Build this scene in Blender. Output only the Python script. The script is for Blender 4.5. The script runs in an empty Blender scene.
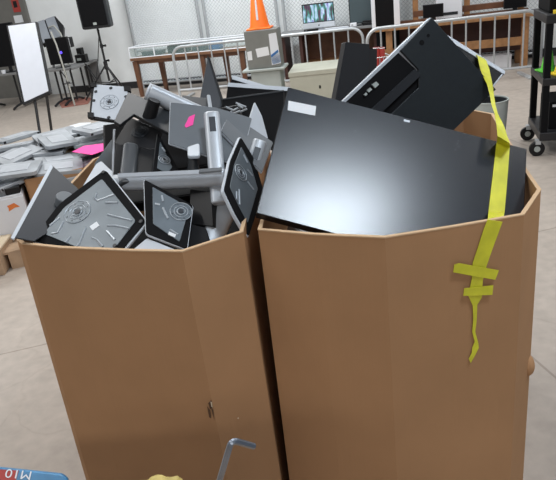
import bpy, bmesh, math, random
from mathutils import Vector, Matrix
random.seed(7)
sc = bpy.context.scene
col = sc.collection
# ---------------------------------------------------------------- camera (real lens, hand-held tilt)
FPX = 600.0
ROLL = math.atan2(175, 1360); PIT = math.atan(FPX/1371)
CAM = Vector((0, 0, 1.6))
Fv = Vector((0, math.cos(PIT), -math.sin(PIT))); U0 = Vector((0, math.sin(PIT), math.cos(PIT))); R0 = Vector((1, 0, 0))
Rv = math.cos(ROLL)*R0 - math.sin(ROLL)*U0; Uv = math.sin(ROLL)*R0 + math.cos(ROLL)*U0
cd = bpy.data.cameras.new('camera'); cam = bpy.data.objects.new('camera', cd); col.objects.link(cam)
cd.sensor_width = 36; cd.lens = 36*FPX/556; cd.clip_end = 100
m = Matrix((Rv, Uv, -Fv)).transposed().to_4x4(); m.translation = CAM; cam.matrix_world = m
sc.camera = cam

def ray(x, y): return Fv + (x-278)/FPX*Rv + (240-y)/FPX*Uv
NS = .8        # unit of the near group: depths and sizes below are in arm lengths of .8 m
def at(x, y, d): return CAM + ray(x, y)*(d*NS)
def onz(x, y, z):
    r = ray(x, y); return CAM + r*((z-CAM.z)/r.z)

# ---------------------------------------------------------------- materials
def mat(name, c, rough=.5, metal=0., var=.0, scale=8, bump=0., bscale=60, spec=.5, emit=0, coat=0.):
    mt = bpy.data.materials.new(name); mt.use_nodes = True
    n = mt.node_tree; b = n.nodes['Principled BSDF']
    b.inputs['Roughness'].default_value = rough; b.inputs['Metallic'].default_value = metal
    b.inputs['Specular IOR Level'].default_value = spec; b.inputs['Coat Weight'].default_value = coat
    b.inputs['Base Color'].default_value = (*c, 1)
    tc = n.nodes.new('ShaderNodeTexCoord')
    if var > 0:
        nz = n.nodes.new('ShaderNodeTexNoise'); nz.inputs['Scale'].default_value = scale; nz.inputs['Detail'].default_value = 6
        rp = n.nodes.new('ShaderNodeValToRGB')
        rp.color_ramp.elements[0].position = .3; rp.color_ramp.elements[1].position = .7
        rp.color_ramp.elements[0].color = (*[max(0, v*(1-var)) for v in c], 1)
        rp.color_ramp.elements[1].color = (*[min(1, v*(1+var)) for v in c], 1)
        n.links.new(tc.outputs['Object'], nz.inputs['Vector']); n.links.new(nz.outputs['Fac'], rp.inputs['Fac'])
        n.links.new(rp.outputs['Color'], b.inputs['Base Color'])
    if bump > 0:
        nb = n.nodes.new('ShaderNodeTexNoise'); nb.inputs['Scale'].default_value = bscale
        bp = n.nodes.new('ShaderNodeBump'); bp.inputs['Strength'].default_value = bump; bp.inputs['Distance'].default_value = .01
        n.links.new(tc.outputs['Object'], nb.inputs['Vector']); n.links.new(nb.outputs['Fac'], bp.inputs['Height'])
        n.links.new(bp.outputs['Normal'], b.inputs['Normal'])
    if emit:
        b.inputs['Emission Color'].default_value = (*c, 1); b.inputs['Emission Strength'].default_value = emit
    return mt

M = {}
M['wall'] = mat('painted_block_wall', (.90, .93, .93), .8, var=.04, scale=3)
M['base'] = mat('black_rubber_base', (.02, .02, .022), .6)
M['door'] = mat('door_grey_brown', (.17, .165, .15), .5, var=.08)
M['black'] = mat('black_plastic', (.010, .010, .011), .42, spec=.3)
M['blackmatt'] = mat('black_matt', (.006, .006, .007), .8, spec=.15)
M['blackmetal'] = mat('black_powder_coat', (.02, .02, .022), .4, spec=.4)
M['slate'] = mat('slate_plastic', (.022, .025, .029), .45, var=.06, scale=20)
M['greyplate'] = mat('grey_plate_plastic', (.17, .185, .20), .38, metal=.15, var=.06, scale=10)
M['darkplate'] = mat('dark_plate_plastic', (.036, .040, .048), .45, metal=.1, var=.06, scale=10)
M['silver'] = mat('satin_silver', (.50, .53, .565), .36, metal=.15, var=.05, scale=25)
M['silverw'] = mat('pale_silver', (.60, .64, .69), .45, metal=.1, var=.04, scale=12)
M['silverh'] = mat('worn_silver_plastic', (.37, .395, .42), .45, metal=.1, var=.25, scale=5)
M['charcoal'] = mat('charcoal_matt', (.022, .024, .028), .75, spec=.2)
M['zinc'] = mat('pressed_zinc_plate', (.15, .175, .195), .42, metal=.35, var=.12, scale=14, bump=.08, bscale=30)
M['zincb'] = mat('pressed_zinc_bright', (.46, .50, .54), .35, metal=.4)
M['steel'] = mat('galvanised_steel', (.55, .58, .60), .4, metal=.5, var=.08, scale=30)
M['tool'] = mat('tool_steel', (.22, .25, .30), .35, metal=.8, var=.15, scale=30)
M['white'] = mat('white_plastic', (.78, .80, .84), .5, var=.02)
M['paper'] = mat('white_paper', (.82, .84, .86), .7)
M['board'] = mat('board_white', (.74, .78, .86), .35, var=.02)
M['wood'] = mat('oak_wood', (.34, .17, .07), .5, var=.25, scale=12)
M['woodred'] = mat('red_brown_wood', (.14, .06, .03), .45, var=.2, scale=12)
M['walnut'] = mat('walnut_wood', (.20, .10, .055), .5, var=.2, scale=12)
M['wooddark'] = mat('dark_interior_wood', (.055, .02, .015), .6, var=.2)
M['top'] = mat('grey_worktop', (.20, .20, .20), .5, var=.08)
M['orange'] = mat('orange_cone_plastic', (1.0, .19, .01), .5)
M['cabgrey'] = mat('grey_cabinet_paint', (.21, .215, .20), .5, var=.05)
M['beige'] = mat('beige_steel', (.46, .46, .38), .5, var=.04)
M['lampgrey'] = mat('translucent_grey_panel', (.24, .26, .29), .5, var=.05)
M['palegrey'] = mat('pale_grey_plastic', (.42, .46, .44), .5, var=.05)
M['yellow'] = mat('yellow_tape', (.70, .68, .035), .45, var=.12, scale=25)
M['yellowp'] = mat('yellow_plastic', (.85, .62, .02), .5)
M['green'] = mat('green_plastic', (.12, .62, .05), .5)
M['pink'] = mat('neon_pink', (1.0, .07, .38), .6)
M['red'] = mat('red_paint', (.45, .05, .04), .5)
M['orangep'] = mat('orange_print', (.80, .22, .05), .6)
M['blue'] = mat('blue_wrapper', (.05, .25, .48), .35, var=.35, scale=18)
M['blued'] = mat('blue_logo', (.04, .16, .42), .4)
M['creambag'] = mat('yellow_bag', (.60, .46, .14), .5, var=.3, scale=22)
M['pallet'] = mat('pallet_wood', (.45, .31, .20), .7, var=.2)
M['led'] = mat('violet_screen_glow', (.10, .06, .8), .5, emit=1.5)
M['teal'] = mat('dark_teal_panel', (.06, .085, .095), .4)
M['cable'] = mat('pale_cable', (.42, .42, .38), .6)
M['dust'] = mat('pale_scuff', (.70, .58, .42), .8)

# card board: warm kraft with faint vertical flutes
def cardboard(name='kraft_cardboard', c=(.445, .25, .128)):
    mt = mat(name, c, .85, var=.06, scale=4, spec=.15); n = mt.node_tree; b = n.nodes['Principled BSDF']
    tc = n.nodes['Texture Coordinate']; mp = n.nodes.new('ShaderNodeMapping'); mp.inputs['Scale'].default_value = (1, 1, .02)
    nz = n.nodes.new('ShaderNodeTexNoise'); nz.inputs['Scale'].default_value = 90
    bp = n.nodes.new('ShaderNodeBump'); bp.inputs['Strength'].default_value = .12; bp.inputs['Distance'].default_value = .004
    n.links.new(tc.outputs['Object'], mp.inputs['Vector']); n.links.new(mp.outputs['Vector'], nz.inputs['Vector'])
    n.links.new(nz.outputs['Fac'], bp.inputs['Height']); n.links.new(bp.outputs['Normal'], b.inputs['Normal'])
    return mt
M['card'] = cardboard()
M['cardedge'] = mat('corrugated_edge', (.62, .42, .25), .9)

# anti-glare screen: smooth sheen
M['screen'] = mat('matt_screen', (.005, .007, .012), .255, spec=.75)
M['monback'] = mat('monitor_back', (.016, .020, .023), .42, var=.08, scale=60, bump=.05, bscale=400, spec=.35)

# concrete floor
def floor_mat():
    mt = mat('polished_concrete', (.43, .375, .325), .45, var=.10, scale=.9, spec=.35); n = mt.node_tree; b = n.nodes['Principled BSDF']
    rp = [x for x in n.nodes if x.type == 'VALTORGB'][0]; tc = n.nodes['Texture Coordinate']
    n2 = n.nodes.new('ShaderNodeTexNoise'); n2.inputs['Scale'].default_value = 14; n2.inputs['Detail'].default_value = 8
    mx = n.nodes.new('ShaderNodeMixRGB'); mx.blend_type = 'OVERLAY'; mx.inputs['Fac'].default_value = .25
    n.links.new(tc.outputs['Object'], n2.inputs['Vector']); n.links.new(rp.outputs['Color'], mx.inputs['Color1']); n.links.new(n2.outputs['Fac'], mx.inputs['Color2'])
    br = n.nodes.new('ShaderNodeTexBrick'); br.offset = 0; br.inputs['Scale'].default_value = 1; br.inputs['Brick Width'].default_value = 1.8
    br.inputs['Row Height'].default_value = 1.8; br.inputs['Mortar Size'].default_value = .006
    br.inputs['Color1'].default_value = br.inputs['Color2'].default_value = (1, 1, 1, 1); br.inputs['Mortar'].default_value = (.72, .70, .68, 1)
    mp = n.nodes.new('ShaderNodeMapping'); mp.inputs['Rotation'].default_value = (0, 0, -.2); mp.inputs['Location'].default_value = (.4, .7, 0)
    n.links.new(tc.outputs['Object'], mp.inputs['Vector']); n.links.new(mp.outputs['Vector'], br.inputs['Vector'])
    m2 = n.nodes.new('ShaderNodeMixRGB'); m2.blend_type = 'MULTIPLY'; m2.inputs['Fac'].default_value = 1
    n.links.new(mx.outputs['Color'], m2.inputs['Color1']); n.links.new(br.outputs['Color'], m2.inputs['Color2'])
    # hairline cracks
    vo = n.nodes.new('ShaderNodeTexVoronoi'); vo.feature = 'DISTANCE_TO_EDGE'; vo.inputs['Scale'].default_value = .9
    n3 = n.nodes.new('ShaderNodeTexNoise'); n3.inputs['Scale'].default_value = 3
    mv = n.nodes.new('ShaderNodeMixRGB'); mv.inputs['Fac'].default_value = .3
    n.links.new(tc.outputs['Object'], n3.inputs['Vector']); n.links.new(tc.outputs['Object'], mv.inputs['Color1']); n.links.new(n3.outputs['Color'], mv.inputs['Color2'])
    n.links.new(mv.outputs['Color'], vo.inputs['Vector'])
    r2 = n.nodes.new('ShaderNodeValToRGB'); r2.color_ramp.elements[0].color = (.80, .78, .76, 1); r2.color_ramp.elements[1].position = .006
    n.links.new(vo.outputs['Distance'], r2.inputs['Fac'])
    m3 = n.nodes.new('ShaderNodeMixRGB'); m3.blend_type = 'MULTIPLY'; m3.inputs['Fac'].default_value = .4
    n.links.new(m2.outputs['Color'], m3.inputs['Color1']); n.links.new(r2.outputs['Color'], m3.inputs['Color2'])
    n.links.new(m3.outputs['Color'], b.inputs['Base Color'])
    return mt
M['floor'] = floor_mat()

# lit screen picture of a forest desktop
def picture_mat():
    mt = bpy.data.materials.new('lit_screen_picture'); mt.use_nodes = True; n = mt.node_tree; b = n.nodes['Principled BSDF']
    tc = n.nodes.new('ShaderNodeTexCoord'); mp = n.nodes.new('ShaderNodeMapping'); mp.inputs['Scale'].default_value = (16, 1, 3.5)
    nz = n.nodes.new('ShaderNodeTexNoise'); nz.inputs['Scale'].default_value = 1.3; nz.inputs['Detail'].default_value = 3
    rp = n.nodes.new('ShaderNodeValToRGB'); cr = rp.color_ramp
    for p, c in ((.30, (.02, .03, .06, 1)), (.40, (.10, .05, .09, 1)), (.47, (.03, .20, .13, 1)), (.53, (.25, .45, .60, 1)), (.60, (.55, .70, .85, 1)), (.68, (.15, .12, .45, 1))):
        cr.elements.new(p).color = c
    n.links.new(tc.outputs['Object'], mp.inputs['Vector']); n.links.new(mp.outputs['Vector'], nz.inputs['Vector']); n.links.new(nz.outputs['Fac'], rp.inputs['Fac'])
    n.links.new(rp.outputs['Color'], b.inputs['Emission Color']); b.inputs['Emission Strength'].default_value = 1.2
    b.inputs['Base Color'].default_value = (.01, .01, .01, 1); b.inputs['Roughness'].default_value = .3
    return mt
M['picture'] = picture_mat()
gl = mat('clear_acrylic', (.45, .60, .58), .08); gl.node_tree.nodes['Principled BSDF'].inputs['Alpha'].default_value = .16; M['acrylic'] = gl

# ---------------------------------------------------------------- builders
def tag(o, label=None, cat=None, group=None, kind=None):
    if label: o['label'] = label
    if cat: o['category'] = cat
    if group: o['group'] = group
    if kind: o['kind'] = kind
    return o
def thing(name, label, cat, loc=(0, 0, 0), rz=0, group=None):
    o = bpy.data.objects.new(name, None); col.objects.link(o); o.empty_display_size = .05
    o.location = loc; o.rotation_euler = (0, 0, rz); return tag(o, label, cat, group)
def dup(root, loc=None, rot=None, label=None, group=None):
    r = root.copy(); col.objects.link(r)
    if loc is not None: r.location = loc
    if rot is not None: r.rotation_euler = rot
    if label: r['label'] = label
    if group: r['group'] = group
    for ch in list(root.children):
        c = ch.copy(); col.objects.link(c); c.parent = r
        for g in list(ch.children):
            d = g.copy(); col.objects.link(d); d.parent = c
    return r

class MB:
    def __init__(s): s.bm = bmesh.new()
    def box(s, x0, x1, y0, y1, z0, z1, mx=None):
        mt = Matrix.Translation(((x0+x1)/2, (y0+y1)/2, (z0+z1)/2)) @ Matrix.Diagonal((abs(x1-x0), abs(y1-y0), abs(z1-z0), 1))
        bmesh.ops.create_cube(s.bm, size=1, matrix=(mx @ mt) if mx else mt); return s
    def obox(s, c, ax, ay, az, sx, sy, sz):
        mt = Matrix((ax, ay, az)).transposed().to_4x4(); mt.translation = c
        bmesh.ops.create_cube(s.bm, size=1, matrix=mt @ Matrix.Diagonal((sx, sy, sz, 1))); return s
    def cyl(s, p, q, r, r2=None, seg=16):
        p = Vector(p); q = Vector(q); d = q-p
        mt = d.to_track_quat('Z', 'Y').to_matrix().to_4x4(); mt.translation = (p+q)/2
        bmesh.ops.create_cone(s.bm, cap_ends=True, segments=seg, radius1=r, radius2=r if r2 is None else r2, depth=d.length, matrix=mt); return s
    def tube(s, pts, r, seg=8):
        pts = [Vector(p) for p in pts]; rings = []; up = None
        for i, p in enumerate(pts):
            t = (pts[min(i+1, len(pts)-1)]-pts[max(i-1, 0)]).normalized()
            if up is None: up = t.orthogonal().normalized()
            up = (up - t*up.dot(t)).normalized(); bn = t.cross(up)
            rings.append([s.bm.verts.new(p + (up*math.cos(a)+bn*math.sin(a))*r) for a in [2*math.pi*k/seg for k in range(seg)]])
        for a, b in zip(rings, rings[1:]):
            for k in range(seg): s.bm.faces.new((a[k], a[(k+1) % seg], b[(k+1) % seg], b[k]))
        s.bm.faces.new(rings[0][::-1]); s.bm.faces.new(rings[-1]); return s
    def prism(s, pts, off):                      # polygon of 3-D points extruded by vector off
        off = Vector(off); a = [s.bm.verts.new(Vector(p)) for p in pts]; b = [s.bm.verts.new(Vector(p)+off) for p in pts]
        n = len(a); s.bm.faces.new(a); s.bm.faces.new(b[::-1])
        for k in range(n): s.bm.faces.new((a[(k+1) % n], a[k], b[k], b[(k+1) % n]))
        return s
    def lathe(s, prof, seg=32, c=(0, 0, 0)):
        c = Vector(c); rs = []
        for r, z in prof: rs.append([s.bm.verts.new(c+Vector((r*math.cos(2*math.pi*k/seg), r*math.sin(2*math.pi*k/seg), z))) for k in range(seg)])
        for a, b in zip(rs, rs[1:]):
            for k in range(seg): s.bm.faces.new((a[k], a[(k+1) % seg], b[(k+1) % seg], b[k]))
        return s
    def ribbon(s, prs):
        v = [(s.bm.verts.new(a), s.bm.verts.new(b)) for a, b in prs]
        for a, b in zip(v, v[1:]): s.bm.faces.new((a[0], a[1], b[1], b[0]))
        return s
    def build(s, name, mt, parent=None, world=False, bevel=0, smooth=False, solid=0):
        bmesh.ops.recalc_face_normals(s.bm, faces=s.bm.faces)
        me = bpy.data.meshes.new(name); 
        o = bpy.data.objects.new(name, me); col.objects.link(o)
        if parent: 
            o.parent = parent
            if world:
                off = parent.location.copy()
                if parent.parent: off += parent.parent.location
                bmesh.ops.translate(s.bm, verts=s.bm.verts, vec=-off)
        s.bm.to_mesh(me); s.bm.free(); me.materials.append(M[mt] if isinstance(mt, str) else mt)
        if smooth:
            for p in me.polygons: p.use_smooth = True
            me.set_sharp_from_angle(angle=math.radians(40))
        if solid:
            md = o.modifiers.new('solid', 'SOLIDIFY'); md.thickness = solid; md.offset = 0
        if bevel:
            md = o.modifiers.new('bevel', 'BEVEL'); md.width = bevel; md.segments = 2; md.limit_method = 'ANGLE'; md.angle_limit = math.radians(35)
        return o
def origin_to_center(o):
    me = o.data; c = sum((v.co for v in me.vertices), Vector())/len(me.vertices)
    me.transform(Matrix.Translation(-c)); o.location = o.location + c; return o

class Plane:                                     # a real plane in the room, through three measured points
    def __init__(s, a, b, c):
        s.o = at(*a); p = at(*b); q = at(*c)
        s.n = (p-s.o).cross(q-s.o).normalized()
        if s.n.dot(CAM-s.o) < 0: s.n = -s.n
        s.n *= NS; s.ex = (p-s.o).normalized()*NS; s.ey = s.n.normalized().cross(s.ex)
    def pt(s, x, y, h=0):
        r = ray(x, y); t = (s.o-CAM).dot(s.n)/r.dot(s.n); return CAM+r*t+s.n*h
    def poly(s, px, h=0, rr=0):
        P = [s.pt(x, y, h) for x, y in px]
        if rr <= 0: return P
        out = []; n = len(P)
        for i in range(n):
            a, b, c = P[i-1], P[i], P[(i+1) % n]; u = (a-b); v = (c-b); k = min(rr*NS, u.length*.45, v.length*.45)
            p0 = b+u.normalized()*k; p2 = b+v.normalized()*k
            for t in (0, .25, .5, .75, 1): out.append(p0*(1-t)**2+b*2*t*(1-t)+p2*t*t)
        return out
    def ring(s, c, r, h=0, seg=24): return [c+s.n*h+s.ex*(r*math.cos(2*math.pi*k/seg))+s.ey*(r*math.sin(2*math.pi*k/seg)) for k in range(seg)]

def shrink(P, f):
    c = sum(P, Vector())/len(P); return [c+(p-c)*f for p in P]

class Frame:                                     # furniture frame: floor point + heading
    def __init__(s, px, py, deg, z=0):
        s.o = onz(px, py, z); s.a = math.radians(deg)
    def uz(s, x, y):
        n = Vector((math.sin(s.a), -math.cos(s.a), 0)); r = ray(x, y); t = ((s.o-CAM).dot(n))/r.dot(n); P = CAM+r*t
        return (P-s.o).dot(Vector((math.cos(s.a), math.sin(s.a), 0))), P.z-s.o.z
    def thing(s, name, label, cat, group=None): return thing(name, label, cat, s.o, s.a, group)
    def w(s, u, v, z): return s.o + Vector((math.cos(s.a)*u-math.sin(s.a)*v, math.sin(s.a)*u+math.cos(s.a)*v, z))

# ---------------------------------------------------------------- the room
S = lambda o: tag(o, kind='structure')
S(MB().box(-9, 9, -4, 13.6, -.1, 0).build('floor', 'floor'))
WF = Frame(200, 83, -18.5)
def wl(mb_fn, name, mt, label=None):
    o = mb_fn.build(name, mt); o.location = WF.o; o.rotation_euler = (0, 0, WF.a); return S(o)
wl(MB().box(-5.2, 9, 0, .2, 0, 4.6), 'wall_back', 'wall')
wl(MB().box(-2.68, 9, -.02, -.0005, 0, .12), 'baseboard_back', 'base')
d = wl(MB().box(-4.4, -3.28, -.045, -.001, .0, 2.2), 'door_1', 'door')
d.location = WF.o
wl(MB().box(-3.28, -3.18, -.07, -.001, 0, 2.3), 'trim_1', 'door')
MB().box(-4.08, -3.88, -.055, -.046, 1.0, 2.1).build('pane', 'white', d)
u, z = WF.uz(17, 5)
f = MB().box(u-.07, u+.11, -.052, -.046, z-.12, z+.1).build('door_sign', 'red', d)
MB().box(u-.035, u+.045, -.056, -.0525, z-.04, z+.07).build('sign_symbol', 'black', f)
u, z = WF.uz(20.5, 19)
MB().box(u-.10, u+.09, -.05, -.046, z-.06, z+.07).build('paper_notice', 'paper', d)
S(MB().box(-9, -8.8, -4, 13.6, 0, 4.6).build('wall_left', 'wall'))

# ---------------------------------------------------------------- cardboard gaylord bins
def bin_box(name, label, rim, bot, h, tear=True):
    c = sum((Vector((x, y, 0)) for x, y in rim), Vector())/len(rim)
    t = thing(name, label, 'cardboard box', (c.x, c.y, 0))
    mb = MB(); bm = mb.bm; n = len(rim); T = .008; L = []
    def inset(P, k): 
        out = []
        for i in range(n):
            a = Vector(P[i-1]); b = Vector(P[i]); d = Vector(P[(i+1) % n])
            n1 = Vector((-(b-a).y, (b-a).x)).normalized(); n2 = Vector((-(d-b).y, (d-b).x)).normalized(); nn = (n1+n2); nn /= max(.3, nn.length_squared/2)
            out.append(b+nn*k)
        return out
    levels = [0, .15, .3, .45, .6, .75, 1]
    def ring(P, Q, f, ins):
        R = inset([(q[0]*(1-f)+p[0]*f, q[1]*(1-f)+p[1]*f) for p, q in zip(P, Q)], ins)
        return [bm.verts.new((v.x, v.y, h*f)) for v in R]
    outer = [ring(rim, bot, f, 0) for f in levels]; inner = [ring(rim, bot, f, T) for f in levels]
    for R in (outer, inner):
        for a, b in zip(R, R[1:]):
            for k in range(n): bm.faces.new((a[k], a[(k+1) % n], b[(k+1) % n], b[k]))
    a, b = outer[-1], inner[-1]
    for k in range(n): bm.faces.new((a[k], a[(k+1) % n], b[(k+1) % n], b[k]))
    bm.faces.new(outer[0])
    bm.faces.new([v for v in inner[0]])
    mb.build('side_walls', 'card', t, world=True)
    e = MB(); P = inset(rim, -.0008); Q = inset(rim, T+.0008)
    a = [e.bm.verts.new((v.x, v.y, h-.001)) for v in P]; b = [e.bm.verts.new((v.x, v.y, h-.001)) for v in Q]
    a2 = [e.bm.verts.new((v.x, v.y, h+.002)) for v in P]; b2 = [e.bm.verts.new((v.x, v.y, h+.002)) for v in Q]
    for A, B in ((a, b), (a2, b2), (a, a2), (b, b2)):
        for k in range(n): e.bm.faces.new((A[k], A[(k+1) % n], B[(k+1) % n], B[k]))
    e.build('top_edge', 'cardedge', t, world=True)
    return t
H = 1.04
def rimz(x, y, z=H): p = onz(x, y, z); return (p.x, p.y)
rimL = [rimz(17, 240), rimz(22, 244), rimz(60, 248), rimz(130, 251), rimz(182, 252), rimz(243, 232), (.015, 2.36), (-.10, 2.46), (-.56, 2.42), (-.665, 2.27)]
botL = [(x-.03 if x < -.5 else x, y) for x, y in rimL]
boxL = bin_box('cardboard_bin', 'tall brown cardboard bin on the left, heaped with monitor stands', rimL, botL, H)
rimR = [rimz(258, 230), rimz(315, 235), rimz(385, 238), rimz(455, 227), rimz(524, 215), rimz(541, 190), rimz(527, 170), (.85, 2.18), (.79, 2.32), (.20, 2.36), (.09, 2.28)]
botR = [(x, y) for x, y in rimR]; botR[0] = (botR[0][0]-.015, botR[0][1])
boxR = bin_box('cardboard_bin', 'tall brown cardboard bin on the right, filled with flat monitors', rimR, botR, H)

class WallPlane(Plane):
    def __init__(s, A, B):
        s.o = Vector((A[0], A[1], 0)); e = Vector((B[0]-A[0], B[1]-A[1], 0)).normalized(); s.ex = e; s.n = Vector((e.y, -e.x, 0))
        if s.n.dot(CAM-s.o) < 0: s.n = -s.n
        s.ey = Vector((0, 0, 1))
FL = WallPlane(rimL[4], rimL[5]); FR = WallPlane(rimR[3], rimR[4]); FL2 = WallPlane(rimL[2], rimL[3])
mb = MB()
for pp in ([(208, 403), (211, 400), (212, 406), (210, 409)], [(207, 406), (210, 410), (211, 418), (209, 417)], [(210, 404), (213, 410), (214, 420), (212, 412)]): mb.prism(FL.poly(pp, .0006), FL.n*.0015)
tag(mb.build('torn_spot', mat('torn_paper', (.10, .05, .025), .9), boxL, world=True))
mb = MB().prism(FL.poly([(210, 401), (211.5, 402), (212, 407), (211, 406)], .0022), FL.n*.001); mb.build('torn_flap', 'dust', boxL, world=True)
for PL, x, y, bx in ((FL, 238, 418, boxL), (FL2, 101, 438, boxL)):
    MB().prism(PL.ring(PL.pt(x, y), .0022, .0006, 8), PL.n*.001).build('staple_hole', 'dust', bx, world=True)
# dent bulge low on the right corner
c = at(530, 372, (Vector((rimR[5][0], rimR[5][1], .6))-CAM).dot(Fv)/NS)
mb = MB(); bmesh.ops.create_icosphere(mb.bm, subdivisions=3, radius=1, matrix=Matrix.Translation(Vector((rimR[5][0]-.012, rimR[5][1], c.z)))@Matrix.Diagonal((.022, .03, .035, 1)))
mb.build('crushed_corner', 'card', boxR, world=True, smooth=True)

# ---------------------------------------------------------------- monitors
def monitor(name, label, PL, px, face='screen', thick=.03, edge='black', group=None, rr=.004, inset=None, cat='monitor', back=None):
    """flat monitor: housing, front face glass (or rear shell), edge"""
    P = PL.poly(px, 0, rr); c = sum(P, Vector())/len(P)
    t = thing(name, label, cat, c-PL.n*thick/2, 0, group)
    MB().prism(P, -PL.n*thick).build('housing', edge, t, world=True, bevel=.002)
    Q = [PL.n*.0012+c+(p-c)*(inset or .985) for p in P]
    MB().prism(Q, -PL.n*.003).build('screen' if face == 'screen' else 'rear_shell', face, t, world=True)
    if back:
        MB().prism([c+(p-c)*.55-PL.n*thick for p in P], -PL.n*.02).build('rear_shell', 'monback', t, world=True, bevel=.006)
    return t
# biggest one: solved as a true rectangle
dd = 2.05
K = dd/2.0
PB = Plane((288, 87, 2.0*K), (527, 149, 1.98*K), (256, 213, 1.80*K))
big = monitor('monitor', 'largest black monitor, face up in the right bin, white sticker in its corner', PB, [(288, 87), (527, 149), (521, 283), (256, 213)], thick=.035, back=True, inset=.992)
MB().prism(PB.poly([(288.5, 101), (316, 106.5), (315, 116), (287.5, 110.5)], .0014, .001), PB.n*.0006).build('sticker', 'paper', big, world=True)
MB().prism(PB.poly([(404, 119.5), (410, 121), (409.5, 123), (403.5, 121.5)], .0014), PB.n*.0005).build('brand_badge', 'silverw', big, world=True)
mb = MB()
for (x, y) in [(457, 144), (458, 141), (455, 150), (459, 147), (325, 196), (328, 201), (323, 200), (431, 176), (355, 131)]: mb.prism(PB.ring(PB.pt(x, y), .0011, .0014, 6), PB.n*.0003)
mb.build('dust_specks', mat('dust_grey', (.25, .26, .28), .8), big, world=True)

# upper monitor, back towards us
PU = Plane((430, 17, 2.20), (495, 90, 2.28), (345, 98, 2.16))
px = [(430, 17), (495, 90), (392, 190), (318, 124)]
P = PU.poly(px, 0, .006); c = sum(P, Vector())/len(P)
up = thing('monitor', 'black monitor on its corner in the right bin, back with cable sockets facing us', 'monitor', c)
MB().prism(P, -PU.n*.022).build('housing', 'silver', up, world=True, bevel=.002)
hole = [(399, 51), (417, 70), (382, 104), (351, 118), (338, 106)]
# rear shell as raised slab with a recess: built of three slabs round the recess
MB().prism(PU.poly([(430, 18.5), (494, 90), (392, 188), (352, 152), (417, 88), (417, 70), (399, 51)], .014, .002), -PU.n*.0138).build('rear_shell', 'monback', up, world=True, bevel=.0015)
MB().prism(PU.poly([(398, 53), (418, 72), (420, 90), (352, 156), (332, 115)], .003, .001), -PU.n*.0028).build('socket_bay', 'blackmatt', up, world=True)
st = MB().prism(PU.poly([(413, 70), (419, 76), (360, 132), (352, 126)], .020, .002), -PU.n*.016).build('cable_cover', 'charcoal', up, world=True, bevel=.002)
mb = MB()
for q in ([(371, 85), (375, 82), (378, 85), (374, 88.5)], [(366, 91), (369, 88), (371, 90), (368, 93)], [(363, 95), (365, 93), (366.5, 94.5), (364.5, 96.5)]): mb.prism(PU.poly(q, .012), -PU.n*.008)
mb.build('cable_socket', 'palegrey', up, world=True)
for x, y, r in ((420, 43.5, .0095), (426.5, 36.5, .006)):
    MB().prism(PU.ring(PU.pt(x, y), r, .0143, 16), PU.n*.001).build('lock_slot', 'blackmatt', up, world=True)
# one behind, only its upper right edge peeks out
PV = Plane((440, 30, 2.42), (505, 72, 2.42), (480, 115, 2.36))
mv = monitor('monitor', 'black monitor with a pale rim, wedged behind the one standing on its corner', PV, [(440, 31), (505, 72), (484, 99), (419, 58)], face='black', edge='silverw', thick=.022, inset=.96)
MB().prism(PV.poly([(440, 31), (505, 71.5), (504, 75), (439, 35)], .004), -PV.n*.026).build('top_rim', 'silverw', mv, world=True, bevel=.001)
# left upright one
PX = Plane((346, 42, 2.55), (369, 44, 2.75), (336, 97, 2.45))
mx_ = monitor('monitor', 'dark grey monitor panel standing upright behind the largest monitor, far left of the right bin', PX, [(346, 42), (369.5, 44), (366, 125), (331, 125)], face='charcoal', edge='black', thick=.022)
PY = Plane((369, 48, 2.8), (377, 49, 2.85), (368, 90, 2.7))
monitor('monitor', 'narrow black monitor edge just right of the upright grey panel', PY, [(366, 48), (377, 49), (376, 112), (362, 112)], face='black', edge='blackmatt', thick=.03)
# the layer the visible ones rest on
for i, (x0, x1, y0, y1, zz, lb) in enumerate(((.02, .66, 1.60, 2.18, .80, 'black monitor lying flat deep in the right bin'),)):
    t = thing('monitor', lb, 'monitor', ((x0+x1)/2, (y0+y1)/2, zz)); hx = (x1-x0)/2; hy = (y1-y0)/2
    MB().box(-hx, hx, -hy, hy, -.02, .02).build('housing', 'black', t, bevel=.004); MB().box(-hx+.01, hx-.01, -hy+.01, hy-.01, .02, .022).build('screen', 'screen', t)

# ---------------------------------------------------------------- yellow caution tape
dRim = 1.66
tp = [  # left px, right px, depth, h
 ((474.5, 53), (482.5, 57), 2.45), ((477.7, 57), (486.5, 61), 2.37), ((479.5, 66), (489.5, 70), 2.33), ((482, 74), (491.8, 81), 2.26), ((487, 84), (493, 88), 2.22),
 ((490, 96), (494.2, 97), 2.15), ((491.5, 105), (495.5, 105), 2.08), ((494.3, 113), (497.6, 113), 2.03), ((496.5, 125), (504, 126), 1.99), ((497.5, 136), (509.8, 143), 1.955)]
def tp_pt(x, y, pl, h): return pl.pt(x, y, h)
prs = [(at(*a, dp), at(*b, dp)) for a, b, dp in tp]
for a, b in (((496, 143), (509.3, 148)), ((493.5, 165), (507.8, 167)), ((490.5, 190), (505.8, 192)), ((488, 212), (504, 213))):
    prs.append((PB.pt(*a, .004), PB.pt(*b, .004)))
for a, b in (((486.8, 219), (501.5, 221.5)), ((483, 228), (498, 231)), ((477, 247), (491, 250)), ((472, 262), (485.5, 266)), ((471, 278), (482, 280)), ((467.5, 295), (481, 296.5)), ((472, 305), (476.5, 304)), ((472.5, 318), (476, 318)),
             ((471.5, 331), (474.5, 331)), ((474, 341), (477.5, 342)), ((471.5, 347), (478, 347)), ((471, 352), (474.5, 354)), ((468, 358), (470, 362))):
    prs.append((FR.pt(*a, .004), FR.pt(*b, .004)))
o = MB().ribbon(prs).build('caution_tape', 'yellow', solid=.0008); origin_to_center(o)
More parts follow.
